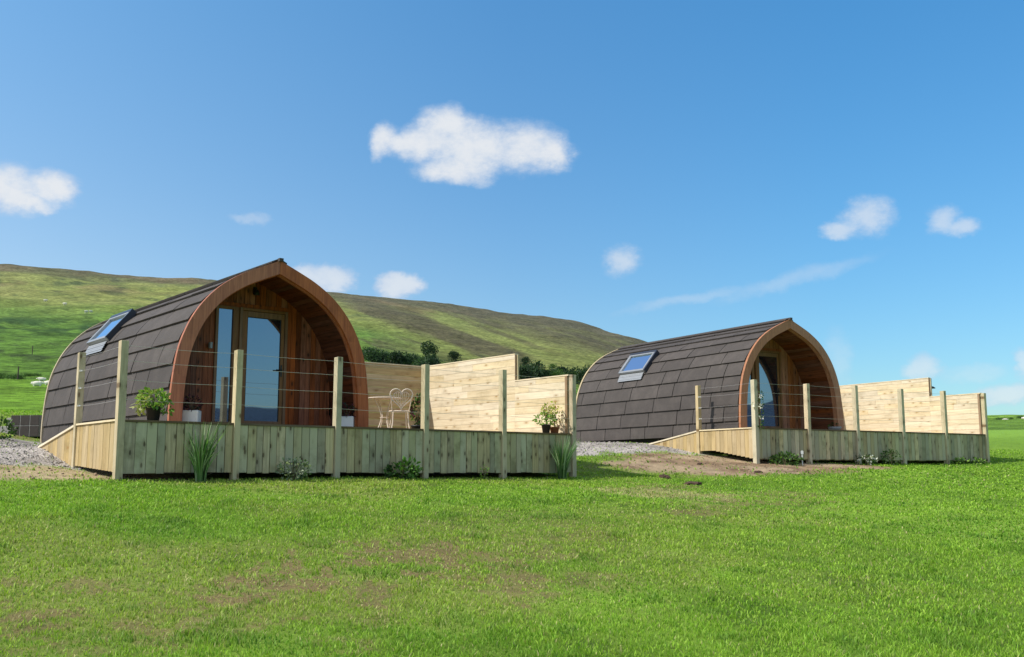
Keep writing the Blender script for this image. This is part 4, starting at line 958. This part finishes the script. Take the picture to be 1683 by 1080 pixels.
# ------------------------------------------------------------------ far bushes and trees
def make_bush(seed, w, h, cols, n=1100, lobes=7):
    g = random.Random(seed); root = empty('tree', loc=(0, 0, 0))
    parts = []
    for k in range(lobes):
        a = g.uniform(0, 6.28); q = g.uniform(0, .45)*w; c = (math.cos(a)*q, math.sin(a)*q, h*g.uniform(.22, .70)); r_ = w*g.uniform(.28, .45)
        parts.append(leaf_cloud(n//lobes, c, (r_, r_, r_*g.uniform(.8, 1.2)), .42, cols, seed=seed*10+k))
    f = foliage('crown', parts, root)
    m = MB(); m.tube([(0, 0, -.3), (.05, .03, h*.3), (-.04, .06, h*.6)], [.13, .09, .04], 7)
    for k in range(4): a = g.uniform(0, 6.28); m.tube([(0, 0, h*.25), (math.cos(a)*w*.2, math.sin(a)*w*.2, h*.45), (math.cos(a)*w*.35, math.sin(a)*w*.35, h*.6)], [.06, .04, .02], 5)
    m.build('trunk', M['bark'], root); return root
TC = [[(.035, .075, .03), (.055, .11, .04), (.02, .045, .02)], [(.07, .15, .035), (.11, .21, .045), (.04, .09, .025)], [(.025, .055, .028), (.04, .08, .035), (.018, .04, .02)]]
protos = [make_bush(1, 4.2, 4.2, TC[0]), make_bush(2, 4.8, 3.2, TC[1]), make_bush(3, 3.4, 4.6, TC[2]), make_bush(4, 5.2, 3.0, TC[0])]
used = [False]*4
def put_tree(k, px, r_, sc, label, group, dz=0):
    t = protos[k] if not used[k] else copy_tree(protos[k]); used[k] = True; x, y, z = far_at(px, r_); t.location = (x, y, z-.2+dz); t.rotation_euler = (0, 0, random.uniform(0, 6.28)); t.scale = (sc*random.uniform(.95, 1.1), sc, sc*random.uniform(.9, 1.05)); tag(t, label, 'tree', group)
rowlab = 'dark bushy tree in the row behind the nearer back screen'
for i in range(24):
    px = 592+i*5.6+random.uniform(-2, 2); lift = max(0, (px-600)/110); put_tree(i % 4, px, random.uniform(185, 222), random.uniform(.5, .8), rowlab, 'trees behind the nearer back screen')
put_tree(0, 705, 255, 1.05, 'rounder dark tree standing tallest above the tree row', None); put_tree(2, 748, 250, .72, 'single small dark tree right of the row, on open slope', None)
for i in range(16): put_tree((i+1) % 4, 852+i*8+random.uniform(-3, 3), random.uniform(196, 235), random.uniform(.65, 1.0), 'dark bushy tree in the row between the two pods', 'trees between the two pods')
put_tree(2, 862, 262, .62, 'small dark tree rising beside the nearer screen\'s step', None)
put_tree(1, 908, 262, .4, 'small bush alone above the row between pods', None)
for i in range(8): put_tree(1, -2+i*9+random.uniform(-3, 3), random.uniform(128, 138), random.uniform(.14, .28), 'low rushy bush in the line along left field edge', 'bushes along the left field edge')
for i in range(7): put_tree(1, 1630+i*9+random.uniform(-2, 2), random.uniform(126, 140), random.uniform(.09, .17), 'distant bush showing over the right skyline', 'bushes over the right skyline')
# dark weed at left edge by the gravel, field posts
x, y, z = hit(3, 722, 10, 40); p = empty('shrub', loc=(x, y, z)); tag(p, 'dark weedy shrub at photo\'s left edge by the gravel', 'plant'); foliage('foliage', [leaf_cloud(260, (0, 0, .16), (.25, .25, .22), .07, GD, seed=60)], p)
for px, r_, lab in ((49, 190, 'lone wooden fence stake on the left hillside'), (28, 128, 'wooden stake among the rushy bushes'), (205, 240, 'wooden stake on slope behind the nearer roof')):
    x, y, z = far_at(px, r_); m = MB(); m.tube([(0, 0, -.2), (0, .02, 1.5)], [.08, .07], 7); o = m.build('fence_stake', M['bark']); o.location = (x, y, z); tag(o, lab, 'stake', 'stakes on the fields')

# ------------------------------------------------------------------ sky and sun
SUN_AZ, SUN_EL = R(248.2), R(46.5)      # compass heading from +Y towards +X
sun = bpy.data.lights.new('sun', 'SUN'); sun.energy = 4.6; sun.angle = R(.53); sun.color = (1, .955, .88)
so = bpy.data.objects.new('sun', sun); COL.objects.link(so)
dv = Vector((math.sin(SUN_AZ)*math.cos(SUN_EL), math.cos(SUN_AZ)*math.cos(SUN_EL), math.sin(SUN_EL))); so.rotation_euler = dv.to_track_quat('Z', 'Y').to_euler()
wd = bpy.data.worlds.new('World'); scene.world = wd; wd.use_nodes = True; t = NT(wd.node_tree); bg = wd.node_tree.nodes['Background']
sky = t.node('ShaderNodeTexSky', sky_type='NISHITA'); sky.sun_disc = False; sky.sun_elevation = SUN_EL; sky.sun_rotation = SUN_AZ; sky.air_density = 1.0; sky.dust_density = .8; sky.ozone_density = 1.6; sky.altitude = 200
SKYS = .15; bg.inputs[1].default_value = SKYS
hs = t.node('ShaderNodeHueSaturation'); t.link(sky.outputs[0], hs.inputs['Color']); hs.inputs['Saturation'].default_value = 1.12; hs.inputs['Value'].default_value = 1.0
g = t.node('ShaderNodeNewGeometry').outputs['Incoming']; dirv = t.vmath('SCALE', g); dirv.node.inputs['Scale'].default_value = -1.
sx = t.node('ShaderNodeSeparateXYZ'); t.link(dirv, sx.inputs[0])
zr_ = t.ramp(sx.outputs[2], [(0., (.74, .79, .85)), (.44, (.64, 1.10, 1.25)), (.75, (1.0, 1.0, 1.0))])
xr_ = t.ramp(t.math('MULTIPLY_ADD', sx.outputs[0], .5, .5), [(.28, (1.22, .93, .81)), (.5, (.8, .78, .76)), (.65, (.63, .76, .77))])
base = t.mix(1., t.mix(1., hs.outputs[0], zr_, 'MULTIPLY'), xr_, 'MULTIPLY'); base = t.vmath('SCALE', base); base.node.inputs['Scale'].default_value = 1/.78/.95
# unseen broken cloud added overhead and behind the camera to brighten shaded fronts
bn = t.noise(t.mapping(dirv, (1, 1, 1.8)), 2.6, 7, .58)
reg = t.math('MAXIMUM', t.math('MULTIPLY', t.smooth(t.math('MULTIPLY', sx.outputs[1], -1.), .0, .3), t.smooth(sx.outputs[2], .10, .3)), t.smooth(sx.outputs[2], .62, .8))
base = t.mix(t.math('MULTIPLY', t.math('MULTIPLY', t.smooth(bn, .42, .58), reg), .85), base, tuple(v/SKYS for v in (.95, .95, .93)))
azn = t.math('ARCTAN2', sx.outputs[0], sx.outputs[1]); eln = t.math('ARCSINE', sx.outputs[2])
w1 = t.node('ShaderNodeTexNoise'); t.link(t.mapping(dirv, (1, 1, 1.3)), w1.inputs['Vector']); w1.inputs['Scale'].default_value = 26; w1.inputs['Detail'].default_value = 7; w1.inputs['Roughness'].default_value = .62
wv = t.vmath('SUBTRACT', w1.outputs['Color'], (.5, .5, .5)); ws = t.node('ShaderNodeSeparateXYZ'); t.link(wv, ws.inputs[0])
A_ = t.math('MULTIPLY_ADD', ws.outputs[0], .035, azn); E_ = t.math('MULTIPLY_ADD', ws.outputs[1], .020, eln)
fb = t.noise(t.mapping(dirv, (1, 1, 1.5)), 60, 8, .65)
def cloud(ells, soft=.45, amp=.9):
    f = None
    for cx, cy, rx, ry, *rot in ells:
        a0, e0 = azel(cx, cy); c0 = math.cos(a0)**2; a = t.math('DIVIDE', t.math('SUBTRACT', A_, a0), 1/FPX*math.cos(a0)); e = t.math('DIVIDE', t.math('SUBTRACT', E_, e0), 1/FPX)
        if rot:
            ca, sa = math.cos(rot[0]), math.sin(rot[0]); a, e = t.math('ADD', t.math('MULTIPLY', a, ca), t.math('MULTIPLY', e, sa)), t.math('SUBTRACT', t.math('MULTIPLY', e, ca), t.math('MULTIPLY', a, sa))
        a = t.math('DIVIDE', a, float(rx)); e = t.math('DIVIDE', e, float(ry))
        d = t.math('SQRT', t.math('ADD', t.math('MULTIPLY', a, a), t.math('MULTIPLY', e, e))); s = t.math('SUBTRACT', 1.0, t.math('MULTIPLY', d, d))
        f = s if f is None else t.math('SMOOTH_MAX', f, s, .3)
    f = t.math('ADD', f, t.math('MULTIPLY', t.math('SUBTRACT', fb, .5), amp)); return f
CLOUDS = [([(775,242,118,58),(738,206,66,38),(868,246,90,50),(695,236,66,40),(634,232,34,32),(660,236,46,22),(745,278,84,28),(908,248,46,38)], 1.1, .97, .85),
          ([(770,296,48,14),(622,250,16,22)], 1., .4, 1.),
          ([(5,310,84,46),(88,308,50,30),(40,330,72,18)], 1.05, .97, .8),
          ([(408,359,40,10)], 1.2, .28, 1.), ([(545,460,54,28),(505,455,34,22)], .8, .75, .9), ([(655,470,46,28)], .8, .8, .9),
          ([(1022,428,40,32)], 1.1, .6, 1.), ([(1425,357,56,38),(1385,378,44,16)], 1.1, .62, 1.), ([(1550,362,40,26),(1585,374,40,18)], 1.1, .55, 1.),
          ([(1515,605,40,24)], 1., .55, .6), ([(1655,648,60,20),(1600,660,50,10)], .9, .6, 1.), ([(1680,598,24,30)], .9, .5, 1.), ([(1600,612,60,18)], 1.2, .25, 1.), ([(1380,590,30,60)], 1.3, .22, 1.),
          ([(1130,492,140,12,R(9)),(1310,458,170,17,R(13))], 1.6, .34, .5)]
out = base; K_ = 1/SKYS
for ells, soft, op, amp in CLOUDS:
    f = cloud(ells, soft, amp); al = t.math('MULTIPLY', t.smooth(f, -.02, soft), op)
    lit = t.smooth(t.math('ADD', f, t.math('MULTIPLY', ws.outputs[1], 1.6)), .05, 1.05)
    c = t.mix(lit, tuple(v*K_ for v in (.56, .66, .82)), tuple(v*K_ for v in (.80, .83, .87))); out = t.mix(al, out, c)
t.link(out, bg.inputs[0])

scene.view_settings.view_transform = 'Standard'; scene.view_settings.look = 'None'; scene.view_settings.exposure = 0; scene.view_settings.gamma = 1
scene.render.engine = 'CYCLES'; scene.cycles.max_bounces = 6; scene.cycles.use_denoising = True
